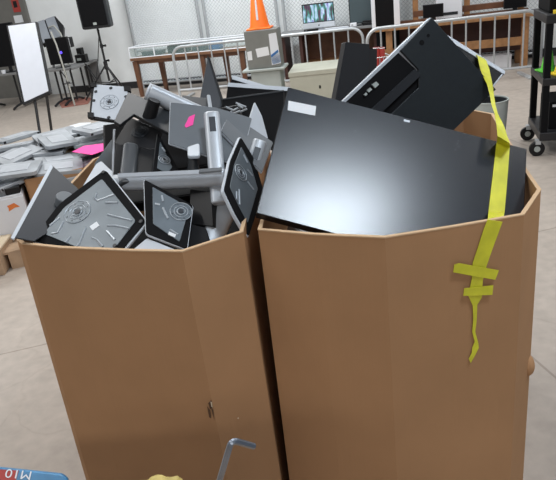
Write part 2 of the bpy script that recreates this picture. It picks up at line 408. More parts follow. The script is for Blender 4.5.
tag(o, 'long yellow tape strap running down over the monitors and the front of the right bin', 'tape')
for nm, q, lb, h in (('tape_strip', [(453, 263.5), (458, 262), (497.5, 269), (494, 278.5), (474, 275), (452, 271)], 'upper crosswise piece of yellow tape holding the long strap to the right bin', .0062),
                 ('tape_strip', [(463, 287), (492, 284), (491, 293.5), (462, 294.5)], 'lower, smaller crosswise piece of yellow tape over the strap end', .0062)):
    o = MB().prism(FR.poly(q, h), FR.n*.0008).build(nm, 'yellow'); origin_to_center(o); tag(o, lb, 'tape', 'short tape strips on the right bin')

# ---------------------------------------------------------------- monitor stands in the left bin
def underside(name, label, PL, outer, inner, hub, hub_r, ribs, shell='silverw', mid='blackmatt', plate='zinc', shell_grow=1.03, sticker=None, feet=(), thick=.010, rr=.02, group=None):
    O = PL.poly(outer, 0, rr); c = sum(O, Vector())/len(O)
    t = thing(name, label, 'monitor stand', c, 0, group)
    MB().prism([c+(p-c)*shell_grow-PL.n*.004 for p in O], -PL.n*thick).build('base_shell', shell, t, world=True, bevel=.0015)
    MB().prism(O, -PL.n*.0045).build('rubber_border', mid, t, world=True, bevel=.001)
    I = PL.poly(inner, .002, rr*.5); pl = MB().prism(I, -PL.n*.003).build('bottom_plate', plate, t, world=True, bevel=.001)
    hc = PL.pt(*hub)
    if hub_r > 0:
        MB().prism(PL.ring(hc, hub_r, .0032, 32), -PL.n*.002).build('hub_disc', plate, t, world=True, bevel=.0006)
        for r0, h0, r_ in ((hub_r*.98, .0035, .0014), (hub_r*.62, .0038, .0011), (hub_r*.36, .0045, .0016)):
            Q = PL.ring(hc, r0, h0, 28); MB().tube(Q+[Q[0], Q[1]], r_*NS, 5).build('hub_ring', 'zincb', t, world=True, smooth=True)
        MB().prism(PL.ring(hc, hub_r*.22, .0055, 20), -PL.n*.003).build('hub_axle', 'darkplate', t, world=True, bevel=.0006)
        for k in range(8):
            a = k*math.pi/4+.3; q = hc+PL.ex*hub_r*.8*math.cos(a)+PL.ey*hub_r*.8*math.sin(a); MB().prism(PL.ring(q, hub_r*.05, .0040, 8), -PL.n*.002).build('hub_screw', 'darkplate', t, world=True)
    for rb in ribs: MB().tube([PL.pt(x, y, .0018) for x, y in rb], .0038*NS, 8).build('pressed_rib', 'zincb', t, world=True, smooth=True)
    if sticker: MB().prism(PL.poly(sticker, .0026), PL.n*.0006).build('sticker', 'paper', t, world=True)
    for x, y in feet: MB().prism(PL.ring(PL.pt(x, y), .007, .0045, 14), -PL.n*.004).build('rubber_foot', 'slate', t, world=True, bevel=.0008)
    return t
def plate_face(t, PL, px, mt, thick=.008, edge=None, rr=.006, name='base_plate'):
    P = PL.poly(px, 0, rr)
    o = MB().prism(P, -PL.n*thick).build(name, mt, t, world=True, bevel=.001)
    if edge:
        c = sum(P, Vector())/len(P)
        MB().prism([c+(p-c)*1.012-PL.n*(thick*.35) for p in P], -PL.n*thick).build('edge_trim', edge, t, world=True, bevel=.001)
    return o
def stand(label, PL, px, mt='greyplate', thick=.008, edge=None, name='monitor_stand', rr=.006):
    P = PL.poly(px); c = sum(P, Vector())/len(P); t = thing(name, label, 'monitor stand', c); plate_face(t, PL, px, mt, thick, edge, rr); return t
def column(t, a, b, w, mt='silver', depth=.55, name='column', slot=None, cap=True):
    """flattened oval post from a to b (px,py,depth)"""
    w *= NS; p = at(*a); q = at(*b); ax = (q-p).normalized(); view = ((p+q)/2-CAM).normalized(); wd = ax.cross(view).normalized(); dp = wd.cross(ax).normalized()
    if dp.dot(view) > 0: dp = -dp
    n = 28; mb = MB(); sec = []
    for k in range(n):
        a_ = 2*math.pi*k/n; ca, sa = math.cos(a_), math.sin(a_)
        e = .8; sec.append(wd*(w/2)*math.copysign(abs(ca)**e, ca)+dp*(w*depth/2)*math.copysign(abs(sa)**e, sa))
    mb.prism([p+s_ for s_ in sec], q-p); o = mb.build(name, mt, t, world=True, bevel=w*.10, smooth=False)
    for f_ in o.data.polygons: f_.use_smooth = True
    o.data.set_sharp_from_angle(angle=math.radians(50))
    if slot:
        f0, f1, sw = slot; sw *= NS
        c0 = p+(q-p)*f0+dp*(w*depth/2+.0003); c1 = p+(q-p)*f1+dp*(w*depth/2+.0003)
        P = [c0-wd*sw/2, c0+wd*sw/2, c1+wd*sw/2, c1-wd*sw/2]
        MB().prism(P, -dp*.006).build('cable_slot', 'darkplate', t, world=True, bevel=.001)
    return o

# A: large underside at the left
PA = Plane((105, 168, 2.12), (31, 241, 1.99), (146, 222, 1.93))
A = underside('monitor_stand', 'large upturned stand base at the front left of the bin, ribbed plate, black border', PA,
  [(105, 169), (146, 221), (112, 262), (31, 240), (60, 203)], [(102, 179), (136, 221), (113, 251), (88, 252), (44, 234), (64, 208)], (78, 212.5), .047,
  [[(97, 194), (95, 199), (98, 201), (114, 195)], [(108, 215), (120, 218), (132, 221)], [(107, 231), (115, 240)], [(64, 222), (58, 233), (52, 234)], [(86, 228), (80, 243), (77, 247)],
   [(106, 203), (118, 203)], [(108, 226), (116, 226), (130, 229)], [(92, 238), (97, 240), (103, 247)], [(71, 237), (66, 243)], [(60, 218), (50, 226)]],
  sticker=[(90, 227), (97, 222), (100, 226), (93, 231)], feet=((103.5, 172.5), (35.5, 236), (115, 246), (141, 222)), mid='blackmatt')
# B: dark plate with white edge, far left
PBb = Plane((52, 165, 2.26), (13, 237, 1.93), (82, 192, 2.20))
B = stand('dark stand plate with a bright white edge, leaning at the left corner of the bin', PBb, [(52, 165), (13.5, 237), (34, 241), (94, 203)], 'darkplate', .006, None)
MB().prism(PBb.poly([(50.5, 164.5), (10.8, 238), (14, 239.5), (53, 167)], -.004, 0), PBb.n*.005).build('edge_trim', 'silverw', B, world=True)
mb = MB().cyl(PBb.pt(64, 204), PBb.pt(64, 204, .035), .026, .024, 28); mb.build('neck', 'greyplate', B, world=True, bevel=.003, smooth=True)
# C: grey panels behind A
PC = Plane((112, 138, 2.45), (80, 188, 2.30), (113, 176, 2.40))
C1 = stand('mid grey stand plate standing on edge behind the ribbed underside, beside the pink sheet', PC, [(112, 139), (95, 163), (97, 180), (113, 178)], 'greyplate', .008, None)
PC2 = Plane((99, 160, 2.30), (78, 190, 2.22), (108, 170, 2.22))
C2 = stand('bright silver stand foot tucked behind the top corner of the ribbed underside', PC2, [(96, 164), (101, 161), (113, 172), (112, 186), (79, 192)], 'silverw', .012, None)
# D: white square base
PD = Plane((94, 85, 2.52), (129, 88, 2.50), (91, 116, 2.44))
D = underside('monitor_stand', 'white square stand base with a round hub, at the top left of the heap', PD,
  [(92, 84), (130, 87), (130, 113), (120, 122), (89, 118)], [(94.5, 84.5), (127, 87), (129, 111), (119.5, 121), (91, 116)], (109.5, 102.5), .038, [], shell='black', mid='black', plate='silverw', shell_grow=1.0, rr=.004,
  feet=((111, 88.5), (94, 101), (96, 92), (109, 118), (126, 97)))
for q in ([(90.5, 84), (97, 84.5), (97, 87.5), (91, 88)], [(88, 113), (94, 113.5), (94, 118.5), (88, 118)], [(124, 86.5), (130.5, 87), (131, 92), (124.5, 91.5)]): MB().prism(PD.poly(q, .006), -PD.n*.012).build('corner_pad', 'black', D, world=True)
# E + F: dark plate with black neck and silver arm
PE = Plane((128, 93, 2.38), (172, 114, 2.30), (133, 114, 2.26))
E_ = stand('dark stand plate with black neck and thick silver arm, top of the heap', PE, [(128, 92), (174, 110), (171, 134), (134, 114), (120, 124.5), (114, 121)], 'slate', .010, 'black')
mb = MB(); mb.cyl(at(149, 118, 2.27), at(154.5, 100, 2.24), .021, .019, 20); mb.build('neck', 'black', E_, world=True, smooth=True)
column(E_, (149, 92, 2.30), (205, 117, 2.34), .068, 'silver', .7, 'arm')
P0 = at(149, 92, 2.30); P1 = at(205, 117, 2.34); ax = (P1-P0).normalized()
mb = MB(); vw = (P0-CAM).normalized(); wd = ax.cross(vw).normalized(); dq = wd.cross(ax)
mb.prism([P0+wd*.026*math.cos(a)+dq*.019*math.sin(a) for a in [2*math.pi*k/20 for k in range(20)]], -ax*.006); mb.build('arm_cap', 'white', E_, world=True)
# G + H: big grey plate with pink mark and vertical column
PG = Plane((170, 102, 2.20), (252, 118, 2.24), (169, 142, 2.10))
G = stand('large grey stand plate with a pink mark and an upright silver column', PG, [(170.5, 102), (216, 107.5), (252, 118), (240, 165), (200, 153), (169, 143)], 'greyplate', .007, 'silverw')
MB().prism(PG.poly([(189, 117), (195, 114.5), (193, 125), (186, 128), (184.5, 126)], .0006, .002), PG.n*.0008).build('pink_mark', 'pink', G, world=True)
column(G, (211.5, 113, 2.12), (219.5, 204, 2.0), .056, 'silver', .6, 'column', slot=(.07, .24, .022))
# J + its column
PJ = Plane((229, 113, 2.24), (273, 142, 2.22), (221, 130, 2.16))
J = stand('grey stand plate with slotted silver column, between the pink-marked plate and largest monitor', PJ, [(229.5, 113), (273, 142), (262, 172), (221, 131)], 'greyplate', .008, 'silverw')
column(J, (260, 141, 2.16), (243, 196, 2.10), .050, 'silver', .7, 'column', slot=(.15, .38, .022))
# K blade
PK = Plane((255, 102, 2.45), (268, 137, 2.42), (249, 122, 2.38))
K_ = stand('pale pointed stand fin rising behind the slotted column', PK, [(255, 102), (262, 116), (268, 138), (256, 146), (248, 124)], 'silverw', .010, None, rr=.004)
# I: horizontal arm
PI_ = thing('monitor_stand', 'long silver monitor post lying sideways across the middle of the heap', 'monitor stand', at(170, 178, 2.03))
column(PI_, (113, 183.5, 2.11), (226, 177.5, 1.99), .060, 'silver', .7, 'post')
p = at(226, 177.5, 1.99)
MB().prism([at(118, 174.8, 2.06), at(222, 170.2, 1.955), at(222, 174, 1.955), at(118, 178.4, 2.06)], Vector((0, 0, .004))).build('top_strip', 'silverw', PI_, world=True)
MB().prism([at(200, 170.8, 1.95), at(222, 169.0, 1.945), at(222, 172, 1.945), at(199, 174, 1.95)], Vector((0, 0, .005))).build('cable_slot', 'greyplate', PI_, world=True)
# L: underside right, edge-on
PLp = Plane((240, 136, 2.10), (247, 235, 1.90), (223, 191, 1.88))
L_ = underside('monitor_stand', 'stand base on its edge, narrow black-rimmed underside, at the right of the heap', PLp,
  [(241, 137), (254, 158), (264, 191), (249, 236), (236, 214), (224.5, 190), (231, 160)], [(241, 147), (250.5, 165), (257.5, 189), (247.5, 223), (238, 205), (229.5, 187), (234, 165)], (240, 173), .03,
  [[(243, 155), (247, 163)], [(247, 182), (253, 190)], [(238.5, 190), (239, 205)], [(236, 192), (236, 200)], [(247, 170), (252, 176)]], feet=(), shell_grow=1.035, rr=.01, thick=.012)
# M: underside lower middle
PM = Plane((143, 179, 2.0), (144, 233, 1.88), (192, 203, 1.98))
M_ = underside('monitor_stand', 'smaller upturned stand base at the front middle of the bin, wide black border', PM,
  [(144, 179), (193, 205), (187, 249), (146, 233)], [(152.5, 187), (189.5, 208), (179.5, 242), (153, 224)], (181, 212), .036,
  [[(163, 208), (166, 215), (168, 219)], [(155, 204), (160, 205)], [(170, 230), (178, 235)], [(162, 196), (163, 202)]], sticker=[(169, 232), (176, 235), (175, 238), (168, 235)], rr=.012)
# M2: sliver of silver plate under M
PM2 = Plane((146, 238, 1.90), (180, 252, 1.86), (120, 255, 1.88))
stand('light grey stand plate sliver poking up at the bin rim below the wide black border', PM2, [(147, 238), (176, 250), (172, 262), (118, 262)], 'silverw', .006)
# N: black block hinge + lower cylinder
N_ = thing('monitor_stand', 'black stand hinge block with a thick silver post, low in the middle of the heap', 'monitor stand', at(210, 215, 2.02))
pN = Plane((188, 190, 2.05), (214, 194, 2.0), (190, 224, 2.0))
MB().prism(pN.poly([(190, 189), (211, 192), (213, 226), (190, 224)], 0, .003), -pN.n*.05).build('hinge_block', 'black', N_, world=True, bevel=.004)
pN2 = Plane((180, 225, 1.97), (206, 232, 1.95), (178, 245, 1.93))
MB().prism(pN2.poly([(184, 222), (206, 228), (212, 246), (178, 248)], 0, .003), -pN2.n*.04).build('foot_block', 'black', N_, world=True, bevel=.004)
column(N_, (227, 206, 2.06), (207, 250, 1.96), .075, 'silver', .7, 'post')
# O: silver knob
O_ = thing('monitor_stand', 'small square silver knob on a dark neck, between the black stand and the upright column', 'monitor stand', at(193, 155, 2.1))
pO = Plane((187, 144, 2.12), (200, 144, 2.12), (187, 156, 2.06))
MB().prism(pO.poly([(187, 143), (199.5, 143), (200, 155.5), (187.5, 156)], 0, .012), -pO.n*.014).build('knob', 'silverw', O_, world=True, bevel=.003)
MB().cyl(at(193.5, 153, 2.12), at(193.5, 178, 2.12), .014, .018, 16).build('neck', 'slate', O_, world=True, smooth=True)
# P: black stand cluster
pP = Plane((130, 118, 2.36), (160, 131, 2.30), (116, 143, 2.26))
P_ = stand('glossy black stand base with a curved neck, left of centre in the heap', pP, [(130, 117), (162, 131), (156, 149), (137, 147), (114, 143)], 'blackmetal', .010, None, rr=.006)
mb = MB()
for r, h in ((.034, .003), (.022, .006), (.010, .010)): mb.prism(pP.ring(pP.pt(140, 132), r, h), -pP.n*.003)
mb.build('hub_disc', 'slate', P_, world=True, bevel=.001)
column(P_, (131, 147, 2.22), (127, 186, 2.08), .058, mat('gunmetal', (.16, .17, .18), .28, metal=.6), .8, 'neck')
pP2 = Plane((114, 133, 2.34), (113, 180, 2.2), (118, 133, 2.33))
MB().prism([at(113, 130, 2.33), at(115, 130, 2.33), at(113.5, 180, 2.18), at(111.5, 180, 2.18)], Vector((0, .012, 0))).build('side_bar', 'silver', P_, world=True)
for q, dq in (([(116, 143), (125, 145), (121, 182), (113, 180)], 2.24), ([(138, 148), (156, 149), (150, 180), (136, 182)], 2.22)):
    pp = Plane((*q[0], dq), (*q[1], dq), (*q[3], dq-.13)); MB().prism(pp.poly(q, 0, .003), -pp.n*.03).build('side_block', 'black', P_, world=True, bevel=.003)
pQ = Plane((157, 134, 2.24), (177, 166, 2.18), (155, 168, 2.12))
underside('monitor_stand', 'small black-bordered stand underside wedged between the black stand and the pink-marked plate', pQ, [(158, 133), (178, 168), (172, 180), (153, 172)], [(160, 142), (172, 167), (167, 174), (157, 168)], (164, 160), .022, [[(162, 148), (165, 152)]], shell='slate', rr=.005)
# Q: tall blade behind
pQ2 = Plane((208, 58, 2.75), (224, 107, 2.7), (198, 106, 2.65))
Q_ = stand('tall dark slate stand fin pointing up behind the pink-marked plate', pQ2, [(208, 58), (225, 108), (228, 124), (198, 112), (203, 84)], 'darkplate', .012, None, rr=.003)
MB().prism(pQ2.poly([(207.5, 56), (210, 58.5), (229, 118), (225.5, 116)], .002), -pQ2.n*.016).build('edge_trim', 'black', Q_, world=True)
U_ = thing('monitor_stand', 'thin short grey post sticking up just left of the tall slate fin', 'monitor stand', at(209, 106, 2.5))
column(U_, (208.5, 96, 2.5), (211, 112, 2.45), .016, 'silver', .9, 'post')
pU = Plane((196, 98, 2.5), (206, 100, 2.5), (196, 112, 2.42))
MB().prism(pU.poly([(182, 95), (207, 98), (207, 114), (182, 112)], 0, .004), -pU.n*.02).build('foot_block', 'slate', U_, world=True, bevel=.003)
# rear monitors of left bin
for lb, q, dz, edge in (('uppermost black monitor edge with a white rim, at the back of the left bin', [(232, 75.5), (266, 86), (262, 108), (226, 104)], 2.98, 'silverw'),
                  ('wide black monitor with a white top rim lying at the back of the left bin', [(228, 83), (290, 87.5), (288, 132), (222, 128)], 2.86, 'silverw'),
                  ('black monitor with thin grey rim, front one at the back of the left bin', [(222, 99), (284, 90.5), (285, 148), (220, 142)], 2.70, 'slate')):
    pS = Plane((*q[0], dz), (*q[1], dz), (*q[3], dz-.10)); mo = monitor('monitor', lb, pS, q, face='blackmatt', edge='black', thick=.03, inset=.985)
    hh_ = 4 if edge == 'silverw' else 1.5
    MB().prism(pS.poly([q[0], q[1], (q[1][0], q[1][1]+hh_), (q[0][0], q[0][1]+hh_)], .004), -pS.n*.030).build('top_rim', edge, mo, world=True, bevel=.001)
# loose silver screws/brackets on them
t = thing('bracket_scrap', 'cluster of loose silver brackets between the slate fin and the pale fin', 'metal scraps', at(236, 108, 2.5))
mb = MB()
for k, (x, y, x2, y2) in enumerate(((226, 107, 233, 110), (231, 112, 238, 108), (238, 105, 243, 108), (229, 115, 240, 111), (236, 103, 246, 107), (240, 112, 247, 109), (224, 111, 230, 113))):
    mb.cyl(at(x, y, 2.50+.01*k), at(x2, y2, 2.49+.01*k), .0035, None, 6)
mb.build('bracket', 'silver', t, world=True)
# added dark filler monitors under the heap, so the gaps look black
def filler_monitor(label, cx, cy, z, w, h, rz, tilt=0, group=None):
    t = thing('monitor', label, 'monitor', (cx, cy, z)); t.rotation_euler = (tilt, 0, rz)
    MB().box(-w/2, w/2, -h/2, h/2, -.016, .016).build('housing', 'black', t, bevel=.004)
    MB().box(-w/2+.008, w/2-.008, -h/2+.008, h/2-.008, .0162, .018).build('screen', 'blackmatt', t); return t
filler_monitor('black filler monitor added under the heap to darken gaps, front half of the left bin', -.36, 1.64, .93, .52, .32, .02)
filler_monitor('black filler monitor added under the heap to darken gaps, back half of the left bin', -.33, 2.10, .95, .58, .38, .06)
filler_monitor('added black filler monitor propped under the back of the heap to darken gaps', -.30, 2.0, 1.12, .48, .28, .1, .5)

# ---------------------------------------------------------------- small things in front, on a bench just below the frame
t = thing('work_bench', 'plywood work bench in front of the bins, just below the view', 'bench', (-.15, .42, 0))
MB().box(-.75, .09, -.35, .188, .95, .98).build('bench_top', 'pallet', t, bevel=.003)
for sx in (-.70, .04):
    for sy in (-.3, .12): MB().box(sx-.03, sx+.03, sy-.03, sy+.03, 0, .95).build('leg', 'pallet', t)
# blue packet
pk = Plane((0, 468.5, .96), (66, 477.5, .98), (0, 520, .94))
t = thing('supply_packet', 'blue packet with white and red lettering at the bottom left corner', 'packet', pk.pt(30, 490))
MB().prism(pk.poly([(-30, 466), (0, 467.5), (62, 474), (68, 479), (70, 530), (-30, 530)], 0, .004), -pk.n*.02).build('pouch', 'blue', t, world=True, bevel=.004)
MB().prism(pk.poly([(-30, 467.5), (19, 470.5), (14, 486), (-30, 486)], .0006, .001), pk.n*.0005).build('red_label', 'red', t, world=True)
def text_mesh(s, size, org, ex, ey, n, mt, parent, name):
    cu = bpy.data.curves.new('tmp', 'FONT'); cu.body = s; cu.size = 1; cu.extrude = .004
    to = bpy.data.objects.new('tmp', cu); col.objects.link(to); bpy.context.view_layer.update()
    me = bpy.data.meshes.new_from_object(to.evaluated_get(bpy.context.evaluated_depsgraph_get())); bpy.data.objects.remove(to)
    mt4 = Matrix((ex*size, ey*size, n*size)).transposed().to_4x4(); mt4.translation = org - parent.location
    me.transform(mt4); me.materials.clear(); me.materials.append(M[mt]); me.name = name
    o = bpy.data.objects.new(name, me); col.objects.link(o); o.parent = parent; return o
ex = (pk.pt(31, 471.5)-pk.pt(11, 469.5)).normalized(); ey = pk.n.cross(ex)
# upside-down lettering, as it stands in the photo
text_mesh('M10', .0185, pk.pt(33, 471.5, .0018), -ex, -ey, pk.n, 'paper', t, 'lettering')
# yellow crumpled bag
c = onz(157, 490, .79)
mb = MB(); bmesh.ops.create_icosphere(mb.bm, subdivisions=4, radius=1)
for v in mb.bm.verts:
    x, y, z = v.co; k = 1+.10*math.sin(7*x+3*y)+.06*math.sin(11*y+5*z)+.04*math.sin(17*x-9*z)
    v.co = Vector((x*.034*k, y*.020*k, max(-.012, z*.017*k)))
    v.co += Vector((-.025, .47, .0))*0
tb = mb.build('plastic_bag', 'creambag', smooth=True); p = at(158, 490, 1.0); tb.location = p
tag(tb, 'crumpled yellow and clear plastic bag at the bottom edge, left of the bent rod', 'bag')
# L-shaped rod
a = at(254.5, 446.5, .97); b = at(231.5, 440, .95); e = onz(212, 506, .982)
pts = [a]
for k in range(7):
    tt = k/6; q0 = b+(a-b).normalized()*.010; q2 = b+(e-b).normalized()*.010; pts.append(q0*(1-tt)**2+b*2*tt*(1-tt)+q2*tt*tt)
pts.append(e)
o = MB().tube(pts, .0043, 6).build('hex_key', 'tool', bevel=.0004); origin_to_center(o); tag(o, 'bent steel hex key standing up in front of the left bin, bottom centre', 'tool')

# ---------------------------------------------------------------- box of silver stands behind, at left
fC = Frame(40, 262, -6)
# its front top edge passes (25,180)-(90,163) at z .50
p0 = onz(24, 180, .5); p1 = onz(92, 166, .5); e = (p1-p0).normalized(); yaw = math.atan2(e.y, e.x)
nb = Vector((-e.y, e.x, 0)); q0 = p0.copy(); L_len = (p1-p0).length+.30
t = thing('cardboard_box', 'low brown cardboard box behind the left bin, heaped with silver stand bases', 'cardboard box', (q0.x, q0.y, 0), yaw)
mb = MB(); T = .01
for bx in ((0, L_len, 0, T), (0, L_len, 1.35-T, 1.35), (0, T, 0, 1.35), (L_len-T, L_len, 0, 1.35)): mb.box(bx[0], bx[1], bx[2], bx[3], 0, .5)
mb.box(0, L_len, 0, 1.35, 0, .01); mb.build('side_walls', 'card', t)
mb = MB().box(.02, L_len-.02, .03, 1.32, .012, .40); mb.build('packing_sheet', 'cardedge', t)
boxC = t; zc = Matrix.Translation(q0-Vector((0, 0, .5))) @ Matrix.Rotation(yaw, 4, 'Z')
def base_proto():
    t = thing('stand_base', 'silver stand base in the heap behind the left bin', 'monitor stand', (0, 0, 0), 0, 'silver stand bases heaped in the low box')
    P = [Vector(p) for p in ((-.17, -.12, 0), (.17, -.12, 0), (.17, .11, 0), (.15, .13, 0), (-.15, .13, 0), (-.17, .11, 0))]
    MB().prism(P, (0, 0, .028)).build('base_plate', 'silverh', t, bevel=.003)
    MB().prism([p*.9 for p in P], (0, 0, -.004)).build('rubber_pad', 'greyplate', t)
    for x, y in ((-.155, -.10), (.155, -.10)): MB().box(x-.010, x+.012, y-.022, y+.012, .004, .022).build('corner_pad', 'black', t)
    MB().box(-.10, .10, -.06, .07, .027, .033).build('raised_panel', 'silver', t, bevel=.003)
    return t
pr = base_proto()
mb = MB  # keep
i = 0
for row in range(5):
    for cx_ in range(6):
        for lay in range(2):
            x = -1.02+cx_*(L_len+.95)/5.4+random.uniform(-.04, .04); y = .13+row*.26+random.uniform(-.03, .03); z = .44+lay*.075+.05*math.sin(row*1.3+cx_)+random.uniform(0, .02)+(.05 if row == 2 else 0)
            w = zc @ Vector((x, y, z)); w.z = z
            rot = (random.uniform(-.12, .12), random.uniform(-.12, .12), yaw+random.choice((0, 1.57, 3.14, .4))+random.uniform(-.3, .3))
            o = pr if i == 0 else dup(pr); o.location = w; o.rotation_euler = rot; i += 1
# pink sheet
pz = .60
P = [onz(x, y, pz) for x, y in ((72, 152), (84, 146), (108, 143), (106, 150), (92, 155))]
o = MB().prism(P, (0, 0, .002)).build('paper_sheet', 'pink'); origin_to_center(o); o.rotation_euler = (.0, 0, 0); tag(o, 'bright pink paper sheet lying on the silver heap behind the left bin', 'paper')
# white carton with orange mark, in front of it
fW = Frame(-20, 262, -12); zt = .42
e = Vector((math.cos(yaw), math.sin(yaw), 0)); nb = Vector((-e.y, e.x, 0)); c0 = p0-e*.03-nb*.10; c0.z = zt; yw = yaw
t = thing('white_carton', 'white carton with an orange arrow mark, at the left edge beside the low brown box', 'box', (c0.x, c0.y, .14), yw)
MB().box(-1.15, 0, 0, 1.1, 0, zt-.14).build('carton_body', 'white', t, bevel=.004)
MB().box(-1.145, -.005, .005, 1.095, zt-.14, zt-.125).build('lid_flap', 'white', t, bevel=.002)
fr = Frame(0, 0, 0); fr.o = c0.copy(); fr.a = yw
pts = [fr.uz(x, y) for x, y in ((7, 206), (14, 203), (20, 206.5), (15, 207.5), (9, 211.5), (8.5, 208))]
MB().prism([(u, -.002, z+zt-.14) for u, z in pts], (0, .0015, 0)).build('arrow_mark', 'orangep', t)
# grey device on its top
t = thing('docking_unit', 'flat grey device with a black end, lying on the white carton', 'electronic device', (c0.x-.01, c0.y+.02, zt+.017), yw)
MB().box(-.55, -.10, 0, .22, 0, .045).build('housing', 'greyplate', t, bevel=.004)
MB().box(-.10, -.005, 0, .22, 0, .045).build('end_cap', 'black', t, bevel=.004)
MB().box(-.55, -.10, .0, .22, .0455, .052).build('lid', 'silverw', t, bevel=.002)
# pallet
t = thing('pallet', 'wooden pallet under the white carton at the left edge', 'pallet', (c0.x, c0.y-.15, 0), yw)
mb = MB()
for k in range(5): MB().box(-1.1, -.02, -.1+k*.26, .06+k*.26, .11, .128).build('deck_board', 'pallet', t, bevel=.002)
for k in range(3): MB().box(-1.1+k*.485, -.99+k*.485, -.10, 1.1, .0, .11).build('bearer', 'pallet', t)
pp_ = onz(11, 236, .16)
t = thing('cardboard_flap', 'pale cardboard tray corner at the left edge in front of the pallet', 'box', (pp_.x, pp_.y, 0), yw-.25)
MB().box(-.6, 0, -.30, -.0, 0, .16).build('tray', 'pallet', t, bevel=.004)
MB().box(-.6, .004, -.304, .004, .16, .175).build('tray_lid', 'dust', t, bevel=.002)

NS = 1.0
# ---------------------------------------------------------------- background, right: trash bin and cart
cB = onz(489, 101, .42); R = .118*1.0
rb = onz(508, 99, .42); R = abs(rb.x-cB.x)
t = thing('waste_bin', 'round pale grey waste bin on the floor behind the right bin', 'bin', (cB.x, cB.y, 0))
MB().lathe([(R*.86, 0), (R*.86, .004), (R, .42), (R*1.03, .425), (R*1.03, .435), (R*.96, .435), (R*.84, .01), (.001, .01)], 40).build('shell', 'palegrey', t, smooth=True)
MB().lathe([(R*.955, .425), (R*.85, .06), (.001, .06)], 40).build('liner', 'slate', t, smooth=True)
fK = Frame(538.5, 157, -15)
t = fK.thing('utility_cart', 'black plastic utility cart on casters at the right edge', 'cart')
MB().box(.0, .75, .0, .58, 1.03, 1.10).build('top_shelf', 'blackmetal', t, bevel=.008)
MB().box(.0, .75, .0, .58, .57, .63).build('middle_shelf', 'blackmetal', t, bevel=.008)
MB().box(.0, .75, .0, .58, .13, .20).build('bottom_shelf', 'blackmetal', t, bevel=.008)
for x in (.005, .69):
    for y in (.005, .51): MB().box(x, x+.05, y, y+.06, .16, 1.08).build('post', 'blackmatt', t, bevel=.004)
for (x, y) in ((.02, .04), (.02, .52), (.70, .06), (.70, .52)):
    w = MB().cyl((x-.03, y-.02, .06), (x-.03, y+.015, .06), .06, None, 28).build('caster', 'black', t, smooth=True, bevel=.004)
    MB().cyl((x-.03, y-.024, .06), (x-.03, y+.018, .06), .024, None, 16).build('wheel_hub', 'palegrey', w)
    MB().box(x-.045, x-.005, y-.03, y+.025, .10, .135).build('fork', 'steel', w)
zz = 1.10
o = fK.thing('dark_case', 'black case on the top shelf of the utility cart', 'case'); o.location = fK.w(.03, .06, zz)
MB().box(.0, .5, .02, .5, 0, .26).build('case_body', 'blackmatt', o, bevel=.01); MB().box(.05, .4, .0, .02, .12, .15).build('handle', 'slate', o, bevel=.004)
o = fK.thing('yellow_box', 'flat yellow box at the front of the cart top shelf', 'box'); o.location = fK.w(.05, .0, zz)
MB().box(0, .45, -.0, .05, .0, .025).build('lid', 'yellowp', o, bevel=.003); MB().box(0, .45, 0, .05, -.0, .002).build('tray', 'yellowp', o)
p = fK.w(.09, .33, .63)
o = thing('green_cone', 'small green cone on the middle shelf of the cart', 'cone', p)
MB().box(-.075, .075, -.075, .075, 0, .012).build('base', 'green', o, bevel=.003); MB().cyl((0, 0, .012), (0, 0, .24), .055, .012, 24).build('body', 'green', o, smooth=True)
p = fK.w(.17, .14, .63)
o = thing('yellow_cone', 'yellow cone on the middle shelf beside the green one', 'cone', p)
MB().box(-.09, .09, -.07, .07, 0, .014).build('base', 'yellowp', o, bevel=.003); MB().cyl((0, 0, .014), (0, 0, .22), .07, .014, 24).build('body', 'yellowp', o, smooth=True)
o = fK.thing('toner_box', 'black box lying on the bottom shelf of the cart', 'box'); o.location = fK.w(.08, .1, .20)
MB().box(0, .5, 0, .40, 0, .22).build('carton_body', 'blackmatt', o, bevel=.005); MB().box(.02, .12, -.002, 0, .18, .20).build('label_strip', 'paper', o)

# ---------------------------------------------------------------- crowd barriers
def barrier(fr, u0, u1, h, label, nb, r=.022, group='galvanised crowd barriers'):
    t = fr.thing('crowd_barrier', label, 'barrier', group)
    c = .16; pts = [(u0, 0, .03), (u0, 0, h-c)]
    for k in range(1, 7): a = k/6*math.pi/2; pts.append((u0+c-c*math.cos(a), 0, h-c+c*math.sin(a)))
    for k in range(0, 7): a = k/6*math.pi/2; pts.append((u1-c+c*math.sin(a), 0, h-c+c*math.cos(a)))
    pts.append((u1, 0, .03)); MB().tube(pts, r, 10).build('frame', 'steel', t, smooth=True)
    MB().tube([(u0, 0, .12), (u1, 0, .12)], r*.8, 8).build('bottom_rail', 'steel', t, smooth=True)
    for k in range(1, nb+1):
        u = u0+(u1-u0)*k/(nb+1); MB().cyl((u, 0, .12), (u, 0, h), .012, None, 8).build('upright_bar', 'steel', t, smooth=True)
    for u in (u0+.14, u1-.14): MB().box(u-.03, u+.03, -.25, .25, .0, .03).build('foot', 'steel', t, bevel=.006)
fA = Frame(190, 97, -14); barrier(fA, -.16, 2.78, .775, 'left steel crowd barrier, its end behind the grey cabinet with the orange cone', 13)
fB = Frame(500, 79, -6); barrier(fB, -1.72, .46, .82, 'steel crowd barrier with rounded ends, right one, in front of the long oak desk', 11)

